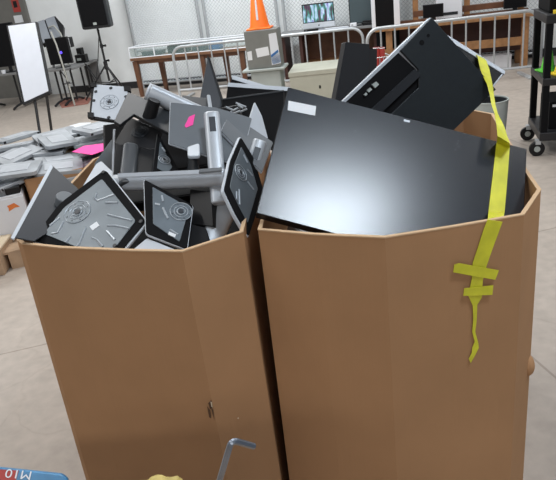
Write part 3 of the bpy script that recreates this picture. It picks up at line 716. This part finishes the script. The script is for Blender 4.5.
# ---------------------------------------------------------------- long desk right
fD = Frame(524, 68, -14)
t = fD.thing('long_desk', 'long oak desk with a hutch frame along the back wall at right', 'desk')
MB().box(-2.05, .14, -.06, .56, .69, .73).build('desktop', 'wood', t, bevel=.004)
MB().box(-2.0, .06, .40, .42, .20, .69).build('back_panel', 'wooddark', t)
for u in (-1.9, -.05): MB().box(u, u+.09, -.02, .07, 0, .69).build('leg', 'wood', t, bevel=.004); MB().box(u, u+.09, .46, .55, 0, .69).build('leg', 'wood', t, bevel=.004)
MB().box(-1.95, .0, .0, .04, .32, .43).build('front_rail', 'wood', t, bevel=.003)
for u in (-1.47, -.74, .0): MB().box(u-.04, u+.04, .46, .52, .73, 1.75).build('hutch_post', 'wood', t, bevel=.003)
MB().box(-1.5, .04, .45, .53, .80, .88).build('hutch_rail', 'woodred', t, bevel=.003)
MB().box(-2.0, .1, .44, .54, .73, .76).build('hutch_shelf', 'woodred', t, bevel=.003)
def screen_at(fr, name, label, q, v, th=.04, mt='blackmatt', stand_=True, table_z=None, cat='monitor', group=None):
    us = [fr.uz(*p) for p in q]; u0 = min(u for u, z in us); u1 = max(u for u, z in us); z0 = min(z for u, z in us); z1 = max(z for u, z in us)
    o = fr.thing(name, label, cat, group); o.location = fr.w(u0, v, table_z)
    zb = max(z0-table_z, .03 if stand_ else .0)
    hs = MB().box(0, u1-u0, 0, th, zb, z1-table_z).build('housing', 'black', o, bevel=.004)
    MB().box(.012, u1-u0-.012, -.002, 0, zb+.012, z1-table_z-.012).build('screen', mt, o)
    if stand_:
        w = (u1-u0)/2; MB().box(w-.03, w+.03, .01, .03, 0, zb+.05).build('neck', 'black', o); MB().box(w-.1, w+.1, -.05, .1, 0, .012).build('foot', 'black', o, bevel=.003)
    return o
screen_at(fD, 'monitor', 'black monitor at the left end of the long oak desk', [(423, 6), (444, 17)], .12, table_z=.73)
screen_at(fD, 'monitor', 'black monitor at the right end of the long oak desk, by the cart', [(507, -12), (530, 8)], .25, table_z=.73)
for k, (u, w, lb) in enumerate(((-1.30, .42, 'black keyboard on the long oak desk, near its left monitor'), (-.78, .42, 'black keyboard in the middle of the long oak desk'), (-.30, .30, 'black keyboard on the long oak desk, near its right monitor'))):
    o = fD.thing('keyboard', lb, 'keyboard', 'keyboards on the oak desk'); o.location = fD.w(u+.15, .08, .73)
    MB().box(0, w, 0, .16, 0, .022).build('body', 'black', o, bevel=.004)
    mb = MB(); [mb.box(.012+c_*.029, .035+c_*.029, .012+r_*.035, .038+r_*.035, .022, .028) for c_ in range(int((w-.02)/.029)) for r_ in range(4)]
    tag(mb.build('keys', 'slate', o))
o = fD.thing('printer', 'white papers box on the oak desk against the fence', 'box'); o.location = fD.w(-1.18, .30, .73)
MB().box(0, .36, 0, .12, 0, .34).build('body', 'white', o, bevel=.006); MB().box(.05, .30, -.004, 0, .06, .1).build('slot', 'slate', o)
o = fD.thing('storage_box', 'long white carton on the floor beneath the oak desk', 'box'); o.location = fD.w(-.95, .14, 0)
MB().box(0, .80, 0, .22, 0, .17).build('carton_body', 'white', o, bevel=.005); MB().box(-.003, .803, -.003, .223, .17, .185).build('lid', 'white', o, bevel=.003)

# ---------------------------------------------------------------- middle desk with computer
fI = Frame(310, 80, -16)
uL, zL = fI.uz(300, 33); 
DZ = fI.uz(318, 30)[1]
t = fI.thing('computer_desk', 'dark desk with an orange wooden shelf panel, behind the left barrier', 'desk')
MB().box(uL-.35, uL+1.22, -.12, .40, DZ-.035, DZ).build('desktop', 'top', t, bevel=.004)
MB().box(uL+.02, uL+1.17, .36, .38, .05, DZ-.035).build('back_panel', 'woodred', t)
MB().box(uL+.02, uL+1.17, .02, .36, .24, .27).build('shelf', 'wood', t)
MB().box(uL+.02, uL+1.17, .04, .06, .05, .24).build('kick_panel', 'wood', t)
for u in (uL-.30, uL-.02, uL+1.15): MB().box(u, u+.05, -.05, .36, 0, DZ-.035).build('leg', 'wooddark', t, bevel=.003)
# all-in-one computer
us = [fI.uz(*p) for p in ((302, 5), (334, 1), (303, 29), (334, 23))]
u0 = (us[0][0]+us[2][0])/2; u1 = (us[1][0]+us[3][0])/2; z1 = (us[0][1]+us[1][1])/2; HH = z1-DZ
o = fI.thing('all_in_one_computer', 'silver all-in-one computer with a lit colourful screen on the desk', 'computer'); o.location = fI.w(u0, 0, DZ); w = u1-u0
MB().box(0, w, 0, .03, .035, HH).build('housing', 'black', o, bevel=.004)
MB().box(.014, w-.014, -.003, 0, .125, HH-.016).build('screen', 'picture', o)
ch = MB().box(0, w, -.004, .03, .035, .112).build('chin', 'silverw', o, bevel=.003)
lg = MB().cyl((w/2, -.0055, .07), (w/2, -.004, .07), .010, None, 16); lg.cyl((w/2+.004, -.0055, .083), (w/2+.006, -.004, .086), .003, None, 8); lg.build('round_emblem', 'black', ch)
MB().box(w/2-.07, w/2+.07, .02, .03, 0, .2).build('neck', 'silver', o); MB().box(w/2-.1, w/2+.1, -.06, .12, 0, .008).build('foot', 'silver', o)
o = fI.thing('keyboard', 'pale keyboard in front of the lit computer screen', 'keyboard'); o.location = fI.w(u0+.35, -.10, DZ)
MB().box(0, .36, 0, .07, 0, .015).build('body', 'silverw', o, bevel=.003); MB().box(.01, .35, .01, .06, .015, .018).build('keys', 'white', o)
o = fI.thing('external_drive', 'flat black box at the foot of the lit computer', 'electronic device'); o.location = fI.w(u0+.02, -.09, DZ)
MB().box(0, .22, 0, .06, 0, .03).build('body', 'black', o, bevel=.003); MB().box(.02, .05, -.001, 0, .01, .016).build('light_strip', 'silver', o)
screen_at(fI, 'monitor', 'dark grey-green blank monitor right of the lit computer', [(347, -14), (377, 22)], .04, mt='teal', table_z=DZ)
u, z = fI.uz(353.5, 22)
o = fI.thing('white_adapter', 'small white box at the foot of the dark blank monitor', 'electronic device'); o.location = fI.w(u-.05, -.06, DZ)
MB().box(0, .10, 0, .05, .0, .055).build('body', 'white', o, bevel=.008); MB().box(.02, .05, -.001, 0, .02, .03).build('port', 'slate', o)
u, z = fI.uz(368, 23)
o = fI.thing('black_phone', 'black desk phone right of the small white box', 'telephone'); o.location = fI.w(u-.08, -.06, DZ)
MB().box(0, .16, 0, .10, 0, .045).build('body', 'black', o, bevel=.006); MB().box(.0, .16, .02, .06, .045, .07).build('handset', 'black', o, bevel=.008)
# beige steel cabinet
fG = Frame(292, 104, -10)
q = [fG.uz(x, y) for x, y in ((288, 73), (352, 66))]; gz = q[0][1]
bp = onz(312, 62, gz)-fG.o; gv = -math.sin(fG.a)*bp.x+math.cos(fG.a)*bp.y; gv = min(gv, 1.2)
t = fG.thing('steel_drawer_unit', 'low beige steel cabinet behind the bins, in front of the computer desk', 'cabinet')
u0 = q[0][0]
MB().box(u0+.01, u0+.67, .01, gv-.01, 0, gz-.06).build('body', 'beige', t, bevel=.006)
MB().box(u0, u0+.68, 0, gv, gz-.06, gz).build('top_panel', 'beige', t, bevel=.006)
u, z = fG.uz(320, 87); MB().box(u-.012, u+.012, .006, .012, z-.02, z+.02).build('lock_hole', 'black', t)
# black column with white guards
fP = Frame(385, 76, -10)
t = fP.thing('black_column', 'black wrapped column with white side strips rising behind the barriers', 'column')
MB().box(-.10, .24, 0, .22, 0, 2.4).build('body', 'blackmatt', t, bevel=.004)
MB().box(-.155, -.10, -.01, .2, .66, 2.4).build('side_guard', 'white', t, bevel=.004); MB().box(.17, .255, -.02, .0, .72, 2.4).build('side_guard', 'white', t, bevel=.004)
# jar of red caps
fJ = Frame(385, 108, 0)
t = fJ.thing('wire_basket', 'small wire basket behind the monitors, holding red cups', 'basket'); uz = fJ.uz(376, 55)[1]
mb = MB()
u0, zt_ = fJ.uz(376, 58); u1, _ = fJ.uz(391, 58)
for z in (zt_-.35, zt_-.2, zt_-.1, zt_): mb.tube([(u0, 0, z), (u1, 0, z), (u1, .25, z), (u0, .25, z), (u0, 0, z)], .005, 6)
for k in range(5):
    u = u0+(u1-u0)*k/4; mb.cyl((u, 0, 0), (u, 0, zt_), .004, None, 6); mb.cyl((u, .25, 0), (u, .25, zt_), .004, None, 6)
mb.build('wire_frame', 'steel', t); MB().box(u0, u1, 0, .25, zt_-.36, zt_-.35).build('shelf', 'palegrey', t)
for k, x in enumerate((378, 383.5)):
    u, z = fJ.uz(x, 51); o = fJ.thing('red_cup', ('red cup at the left in the wire basket', 'red cup at the right in the wire basket')[k], 'cup', 'red cups in the basket'); o.location = fJ.w(u, .1, zt_-.35)
    MB().lathe([(.001, 0), (.03, 0), (.036, z-zt_+.35+.03), (.03, z-zt_+.35+.03), (.025, .01)], 20).build('body', 'red', o, smooth=True); MB().lathe([(.0365, z-zt_+.37), (.039, z-zt_+.375), (.0365, z-zt_+.38)], 20).build('rim', 'white', o)

# ---------------------------------------------------------------- grey cabinet with cone
fC = Frame(266, 106, -12)
cu0 = fC.uz(244.5, 40)[0]; cu1 = fC.uz(277.5, 35)[0]; cz1 = fC.uz(246, 31.5)[1]; cz0 = fC.uz(249, 70)[1]
t = fC.thing('pedestal_cabinet', 'grey steel box with white and blue labels on a pale pedestal, under the orange cone', 'cabinet')
MB().box(cu0-.05, cu1+.06, -.06, .34, 0, .035).build('pedestal_foot', 'palegrey', t, bevel=.01)
MB().box(cu0+.02, cu1-.02, 0, .30, .035, cz0-.03).build('pedestal', 'palegrey', t, bevel=.02)
MB().box(cu0-.08, cu1+.05, -.05, .34, cz0-.03, cz0).build('pedestal_top', 'palegrey', t, bevel=.008)
MB().box(cu0, cu1, 0, .30, cz0, cz1).build('body', 'cabgrey', t, bevel=.01)
def lab(px, mt, nm):
    P = [fC.uz(*p) for p in px]; return MB().prism([(u, -.003, z) for u, z in P], (0, .0025, 0)).build(nm, mt, t)
lab([(255.5, 49), (268, 46.5), (269.5, 55), (257.5, 57.5)], 'paper', 'front_label'); lab([(247, 52), (251.5, 51), (252.5, 60), (248, 60.5)], 'paper', 'small_label')
bl = lab([(268.5, 34), (276, 32.5), (281, 63), (272, 65)], 'white', 'side_label'); lab([(271, 58), (279, 51), (281, 62), (273, 64.5)], mat('pale_blue_print', (.35, .5, .75), .5), 'label_print')
o = MB(); P = [fC.uz(*p) for p in ((271, 55), (278, 49.5), (278.5, 52), (271.3, 57.5))]; o.prism([(u, -.0045, z) for u, z in P], (0, .001, 0)).build('label_stripe', 'blued', t)
u = fC.uz(257, 29)[0]; cw = (fC.uz(269, 27)[0]-fC.uz(245, 31)[0])/2
t = fC.thing('traffic_cone', 'bright orange traffic cone standing on the grey box', 'traffic cone'); t.location = fC.w(u+.01, .15, cz1)
MB().box(-cw, cw, -.14, .14, 0, .022).build('base', 'orange', t, bevel=.008)
MB().lathe([(cw*.86, .022), (cw*.78, .05), (cw*.22, .62), (.02, .64), (.001, .64)], 40).build('cone_body', 'orange', t, smooth=True)
MB().prism([(-.010, -cw*.74, .12), (.018, -cw*.74, .12), (.010, -cw*.42, .42), (-.008, -cw*.42, .42)], (0, -.008, 0)).build('reflective_strip', 'white', t)

# ---------------------------------------------------------------- wooden tables and showcase
fT = Frame(140, 97, -18)
t = fT.thing('wooden_table', 'brown wooden table against the fence, carrying the clear display case', 'table')
MB().box(-.03, 2.0, -.02, .42, .59, .635).build('table_top', 'walnut', t, bevel=.004)
MB().box(.02, 1.95, .02, .04, .53, .59).build('apron', 'woodred', t)
for u in (.03, 1.22, 1.90): MB().prism([(u-.04, 0, .58), (u+.05, 0, .58), (u+.03, 0, 0), (u-.02, 0, 0)], (0, .06, 0)).build('leg', 'woodred', t)
for u in (.33, 1.50): MB().prism([(u-.05, .34, .58), (u+.05, .34, .58), (u+.03, .34, 0), (u-.02, .34, 0)], (0, .06, 0)).build('leg', 'woodred', t)
t = fT.thing('display_case', 'long clear display case with pale edges on the wooden table', 'display case'); t.location = fT.w(0, 0, .635)
mb = MB()
for a, b in (((-.03, 0, .0), (2.0, 0, .0)), ((-.03, 0, .16), (2.0, 0, .16)), ((-.03, .36, .16), (2.0, .36, .16)), ((-.03, 0, 0), (-.03, 0, .16)), ((2.0, 0, 0), (2.0, 0, .16)), ((-.03, 0, .16), (-.03, .36, .16)), ((.42, 0, 0), (.42, 0, .16))): mb.cyl(a, b, .011, None, 6)
mb.build('frame', 'white', t); MB().box(-.03, 2.0, 0, .004, .01, .15).build('front_glass', 'acrylic', t); MB().box(-.03, 2.0, 0.005, .36, .158, .162).build('top_glass', 'acrylic', t)
o = fT.thing('black_case', 'black case inside the clear display case, left part', 'case'); o.location = fT.w(.62, .08, .646)
MB().box(0, .34, 0, .2, 0, .12).build('case_body', 'black', o, bevel=.01); MB().box(.12, .22, -.006, 0, .05, .07).build('handle', 'slate', o, bevel=.003)
for k, (u, w, m_, lb) in enumerate(((1.05, .22, 'teal', 'dark teal box inside the display case'), (1.35, .18, 'blued', 'dark blue box inside the display case, right part'), (.15, .35, 'teal', 'flat teal tray inside the display case, left end'))):
    o = fT.thing('parts_box', lb, 'box'); o.location = fT.w(u, .08, .646); h_ = .10 if k < 2 else .05
    MB().box(0, w, 0, .18, 0, h_).build('tray', m_, o, bevel=.004); MB().box(-.003, w+.003, -.003, .183, h_, h_+.012).build('lid', m_, o, bevel=.002)

# ---------------------------------------------------------------- chain link fence panels
fF = Frame(200, 84, -18.5)
def fence(u0, u1, label):
    t = fF.thing('fence_panel', label, 'fence', 'chain link fence panels along the back wall'); 
    for u in (u0, u1): MB().cyl((u, 0, 0), (u, 0, 3.2), .028, None, 12).build('post', 'steel', t, smooth=True)
    for z in (.08, .66, 3.18): MB().cyl((u0, 0, z), (u1, 0, z), .02, None, 10).build('rail', 'steel', t, smooth=True)
    mb = MB(); w = u1-u0; h0 = .1; h1 = 3.15; hh = h1-h0; st = .062
    k = -int(hh/st)-1
    while k*st < w:
        for sgn in (1, -1):
            a = k*st; s0 = max(0, -a); s1 = min(hh, w-a)
            if s1 > s0:
                if sgn == 1: p = (u0+a+s0, .003, h0+s0); q = (u0+a+s1, .003, h0+s1)
                else: p = (u0+a+s0, -.003, h1-s0); q = (u0+a+s1, -.003, h1-s1)
                mb.cyl(p, q, .0028, None, 4)
        k += 1
    mb.build('wire_mesh', 'steel', t)
for a, b, lb in ((-1.13, .18, 'chain link fence panel, leftmost, left of the paired posts'), (.30, 1.56, 'chain link fence panel behind the orange cone'), (1.68, 3.4, 'chain link fence panel behind the lit computer'), (3.5, 5.6, 'chain link fence panel behind the long oak desk')): fence(a, b, lb)

# ---------------------------------------------------------------- loudspeaker
fS = Frame(113, 97, -14)
su, sz = fS.uz(98.5, 28); ku = fS.uz(101, 46); kc = fS.uz(105, 62)[1]
t = fS.thing('speaker_stand', 'black tripod speaker stand on the floor by the white wall', 'stand')
MB().cyl((.0, 0, .28), (0.0, 0, sz), .018, None, 12).build('pole', 'blackmetal', t, smooth=True)
MB().cyl((0, 0, kc-.12), (0, 0, kc+.01), .034, None, 16).build('collar', 'blackmetal', t, smooth=True)
MB().cyl((0, 0, ku[1]-.03), (0, 0, ku[1]+.03), .026, None, 16).build('collar', 'blackmetal', t, smooth=True)
for z in (ku[1], kc+.02): MB().cyl((.02, 0, z), (.08, 0, z), .012, .02, 12).build('knob', 'black', t)
for a in (205, 325, 85):
    x, y = math.cos(math.radians(a))*.46, math.sin(math.radians(a))*.46
    MB().tube([(0, 0, kc-.04), (x, y, .02)], .014, 8).build('leg', 'blackmetal', t, smooth=True); MB().tube([(0, 0, .25), (x*.5, y*.5, (kc-.04)*.5+.01)], .009, 6).build('brace', 'blackmetal', t)
s0 = fS.uz(86, 27)[0]; s1 = fS.uz(115, 24)[0]
t = fS.thing('loudspeaker', 'black loudspeaker mounted on top of the tripod stand', 'loudspeaker'); t.location = fS.w((s0+s1)/2, 0, sz); hw = (s1-s0)/2
MB().prism([(-hw, -.16, 0), (hw, -.16, 0), (hw*.7, .12, 0), (-hw*.7, .12, 0)], (0, 0, .80)).build('cabinet', 'slate', t, bevel=.03)
MB().box(-hw*.84, hw*.84, -.175, -.158, .045, .76).build('grille', 'blackmatt', t, bevel=.02); MB().box(-.03, .03, -.18, -.175, .06, .10).build('badge', 'palegrey', t)

# ---------------------------------------------------------------- left side: tables, screens, whiteboard
def black_table(fr, u0, u1, h, label, vd=.55):
    t = fr.thing('folding_table', label, 'table', 'black tables along the left wall')
    MB().box(u0, u1, -.05, vd, h-.035, h).build('table_top', 'top', t, bevel=.004)
    for u in (u0+.18, u1-.25):
        for dx in (-.05, .05): MB().cyl((u+dx, .2, .05), (u+dx, .2, h-.035), .017, None, 8).build('leg', 'blackmetal', t, smooth=True)
        MB().tube([(u-.02, -.10, .02), (u, .0, .06), (u, .2, .08), (u, .38, .06), (u+.02, .48, .02)], .02, 8).build('foot', 'blackmetal', t, smooth=True)
    return t
f1 = Frame(10, 110, -14)
black_table(f1, -.62, .42, .62, 'black folding table at the left edge under the large dark screen')
screen_at(f1, 'television', 'large dark television on the table at the left edge, behind the whiteboard', [(-20, 26), (19, 66)], .1, table_z=.62, mt='blackmatt', th=.06, cat='television')
o = f1.thing('cup', 'small white cup on the left table by the dark television', 'cup'); uu, zz_ = f1.uz(3, 70); o.location = f1.w(uu, .0, .62)
MB().lathe([(.001, 0), (.03, 0), (.04, .05), (.035, .05), (.026, .006)], 16).build('body', 'white', o, smooth=True); MB().lathe([(.036, .05), (.041, .052), (.041, .056), (.036, .056)], 16).build('rim', 'white', o)
f2 = Frame(60, 106, -14)
u0, _ = f2.uz(46, 70); u1, _ = f2.uz(72, 64)
black_table(f2, u0-.1, u1+.02, .61, 'black folding table behind the whiteboard with dark screens on it')
screen_at(f2, 'television', 'dark television with a violet glow on the table right of the whiteboard', [(40, 40), (69, 64)], .12, table_z=.61, mt='blackmatt', cat='television', th=.05)
u, z = f2.uz(57.5, 53.5)
o = tag(MB().cyl((0, 0, 0), (0, .003, 0), .022, None, 16).build('screen_glow', 'led')); 
tv = [x for x in bpy.data.objects if x.get('label', '').startswith('dark television with a violet')][0]
o.parent = tv; uu = f2.w(u, .12, z)-tv.location; o.location = (Matrix.Rotation(-f2.a, 3, 'Z') @ uu) + Vector((0, -.008, 0))
# grey tilted double panel
fq = Plane((36, 22, 10.2), (54, 15, 10.25), (43, 43, 10.15))
t = thing('light_panel', 'grey double panel lamp with black edges leaning above the dark screens', 'light panel', fq.pt(48, 30))
MB().prism(fq.poly([(35, 22.5), (54.5, 15), (63, 24.5), (63, 36), (42, 44)], -.03), -fq.n*.10).build('rear_frame', 'black', t, world=True, bevel=.006)
MB().prism(fq.poly([(36, 22), (44, 19.5), (51, 39.5), (43, 43)], 0), -fq.n*.028).build('left_panel', 'lampgrey', t, world=True, bevel=.004)
MB().prism(fq.poly([(45, 19), (54, 16), (61.5, 36), (52, 39)], 0), -fq.n*.028).build('right_panel', 'lampgrey', t, world=True, bevel=.004)
MB().tube([fq.pt(49, 28, .02), fq.pt(55, 28, .08), fq.pt(62, 36, .1), fq.pt(68, 52, .08), fq.pt(69, 66, .03)], .012, 6).build('cable', 'cable', t, world=True, smooth=True)
MB().tube([fq.pt(50, 38, -.05), fq.pt(53, 66, -.05)], .02, 8).build('pole', 'blackmetal', t, world=True)
t = screen_at(f2, 'white_box', 'white box between the grey panel lamp and the violet-lit television', [(52, 40), (65, 49)], .22, table_z=.61, mt='paper', stand_=False, th=.10, cat='box')
f3 = Frame(82, 97, -14)
u0, z0 = f3.uz(71, 63); u1, z1 = f3.uz(87, 60)
t = f3.thing('side_table', 'small dark side table with phones, left of the tripod stand', 'table')
hT = f3.uz(80, 63)[1]
MB().box(u0, u1, -.1, .4, hT-.035, hT).build('table_top', 'top', t, bevel=.004)
for u in (u0+.1, (u0+u1)/2+.05, u1-.05): MB().cyl((u, .1, 0), (u, .1, hT-.03), .017, None, 8).build('leg', 'blackmetal', t)
MB().box(u0+.02, u1-.02, .38, .39, .10, hT-.04).build('back_panel', 'top', t)
for nm, x, y, w, h, lb in (('desk_phone', 81, 60, .20, .14, 'black desk phone on the small side table'), ('tape_dispenser', 76, 58, .09, .24, 'black and silver dispenser standing behind the desk phone')):
    u, z = f3.uz(x, y); o = f3.thing(nm, lb, 'telephone' if nm == 'desk_phone' else 'dispenser'); o.location = f3.w(u-w/2, -.02 if nm == 'desk_phone' else .14, hT)
    MB().box(0, w, 0, .12, 0, h).build('body', 'black', o, bevel=.01); MB().box(w*.2, w*.6, -.006, .0, h*.3, h*.6).build('keypad', 'palegrey', o, bevel=.002)
o = tag(MB().tube([onz(75, 106, 0)+Vector((0, 0, .01)), Frame(75, 106, 0).w(-.02, 0, .5), Frame(75, 106, 0).w(-.05, 0, 1.0), Frame(75, 106, 0).w(-.10, .05, 1.2)], .014, 8).build('hanging_cable', 'cable', smooth=True), 'thick pale cable hanging down to the floor beside the violet-lit television', 'cable'); origin_to_center(o)
mb = MB()
for x0, y0, x1, y1 in ((84, 62, 92, 84), (86, 64, 95, 82), (60, 70, 66, 82), (70, 68, 64, 84)):
    a = at(x0, y0, 9.9); b = at(x1, y1, 9.9); mb.tube([a, (a+b)/2+Vector((.08, 0, -.12)), b], .009, 6)
mb.tube([at(99, 30, 10.6), at(98, 60, 10.6), at(96, 84, 10.3)], .008, 6)
o = mb.build('loose_cables', 'black'); origin_to_center(o); tag(o, 'tangle of thin dark cables hanging below the tables by the wall', 'cables', kind='stuff')
fR = onz(70, 103, 0)
o = tag(MB().prism([onz(x, y, .001) for x, y in ((58, 102), (78, 97), (92, 98), (88, 104), (62, 108))], (0, 0, .006)).build('floor_mat', mat('dull_red_mat', (.30, .12, .09), .8, var=.2)), 'dull red mat on the floor under the tables near the tripod stand', 'mat'); origin_to_center(o)
o = tag(MB().prism([onz(x, y, .001) for x, y in ((69, 126), (80, 123), (91, 122.5), (89, 126), (77, 128.5))], (0, 0, .003)).build('paper_scrap', 'paper'), 'white paper scrap lying on the floor beyond the silver heap', 'paper'); origin_to_center(o)

# whiteboard on stand
fE = Frame(42, 146, 8)
t = fE.thing('whiteboard_stand', 'white panel in a black frame on two thin black legs, at upper left', 'whiteboard')
px = [(8, 26), (35, 22.5), (48.5, 91), (24.5, 102)]
pw = Plane((8, 26, 7.6), (35, 22.5, 7.5), (24.5, 102, 7.5))

t.location = onz(42, 146, 0); t.rotation_euler = (0, 0, 0)
MB().prism(pw.poly([(6, 25), (36, 21.5), (50, 92.5), (23, 105.5)], -.002), -pw.n*.05).build('frame', 'blackmetal', t, world=True, bevel=.004)
MB().prism(pw.poly(px, .001), -pw.n*.004).build('white_panel', 'board', t, world=True)
a = pw.pt(33, 98, -.03); b = pw.pt(45, 94, -.03)
for q, g in ((a, (42, 146)), (b, (53, 140))):
    MB().tube([q, onz(*g, 0)+Vector((0, 0, .02))], .018, 8).build('leg', 'blackmetal', t, world=True)
    MB().tube([onz(*g, 0)+Vector((-.05, -.3, .02)), onz(*g, 0)+Vector((.05, .3, .02))], .02, 8).build('foot', 'blackmetal', t, world=True)
MB().tube([pw.pt(30, 100, -.03), pw.pt(48, 93, -.03)], .02, 8).build('cross_bar', 'blackmetal', t, world=True)

# ---------------------------------------------------------------- light: ceiling fluorescents, soft, and one added fill lamp behind the camera
def area(x, y, z, sx, sy, power, c=(1, .98, .95), rz=0):
    l = bpy.data.lights.new('ceiling_or_fill_light', 'AREA'); l.shape = 'RECTANGLE'; l.size = sx; l.size_y = sy; l.energy = power; l.color = c
    o = bpy.data.objects.new('ceiling_or_fill_light', l); col.objects.link(o); o.location = (x, y, z); o.rotation_euler = (0, 0, rz); return o
gp = PB.pt(330, 222); nn = PB.n.normalized(); dv = (gp-CAM).normalized(); rf = dv-nn*2*dv.dot(nn)      # the lamp seen mirrored in the largest monitor
lp = gp+rf*((4.3-gp.z)/rf.z)
area(lp.x, lp.y, 4.3, .9, .55, 72, (.80, .90, 1))
area(-.6, -3.2, 3.6, 2.4, .4, 100)  # unseen fill lamp added behind the camera to brighten the bin fronts
area(-2.4, 1.6, 4.4, .4, 2.4, 60)
area(3.4, 2.6, 4.4, .4, 2.4, 60)
area(-1.0, 5.0, 4.4, 2.4, .4, 80)
area(2.6, 6.4, 4.4, 2.4, .4, 80)
area(-4.6, 7.2, 4.4, 2.4, .4, 120)
area(-.6, 8.6, 4.4, 2.6, .4, 185, (.93, .97, 1))
w = bpy.data.worlds.new('world'); sc.world = w; w.use_nodes = True
w.node_tree.nodes['Background'].inputs['Color'].default_value = (.80, .87, 1, 1); w.node_tree.nodes['Background'].inputs['Strength'].default_value = .16
sc.view_settings.view_transform = 'Standard'; sc.view_settings.look = 'None'; sc.view_settings.gamma = 1; sc.view_settings.exposure = 0; sc.view_settings.use_curve_mapping = False
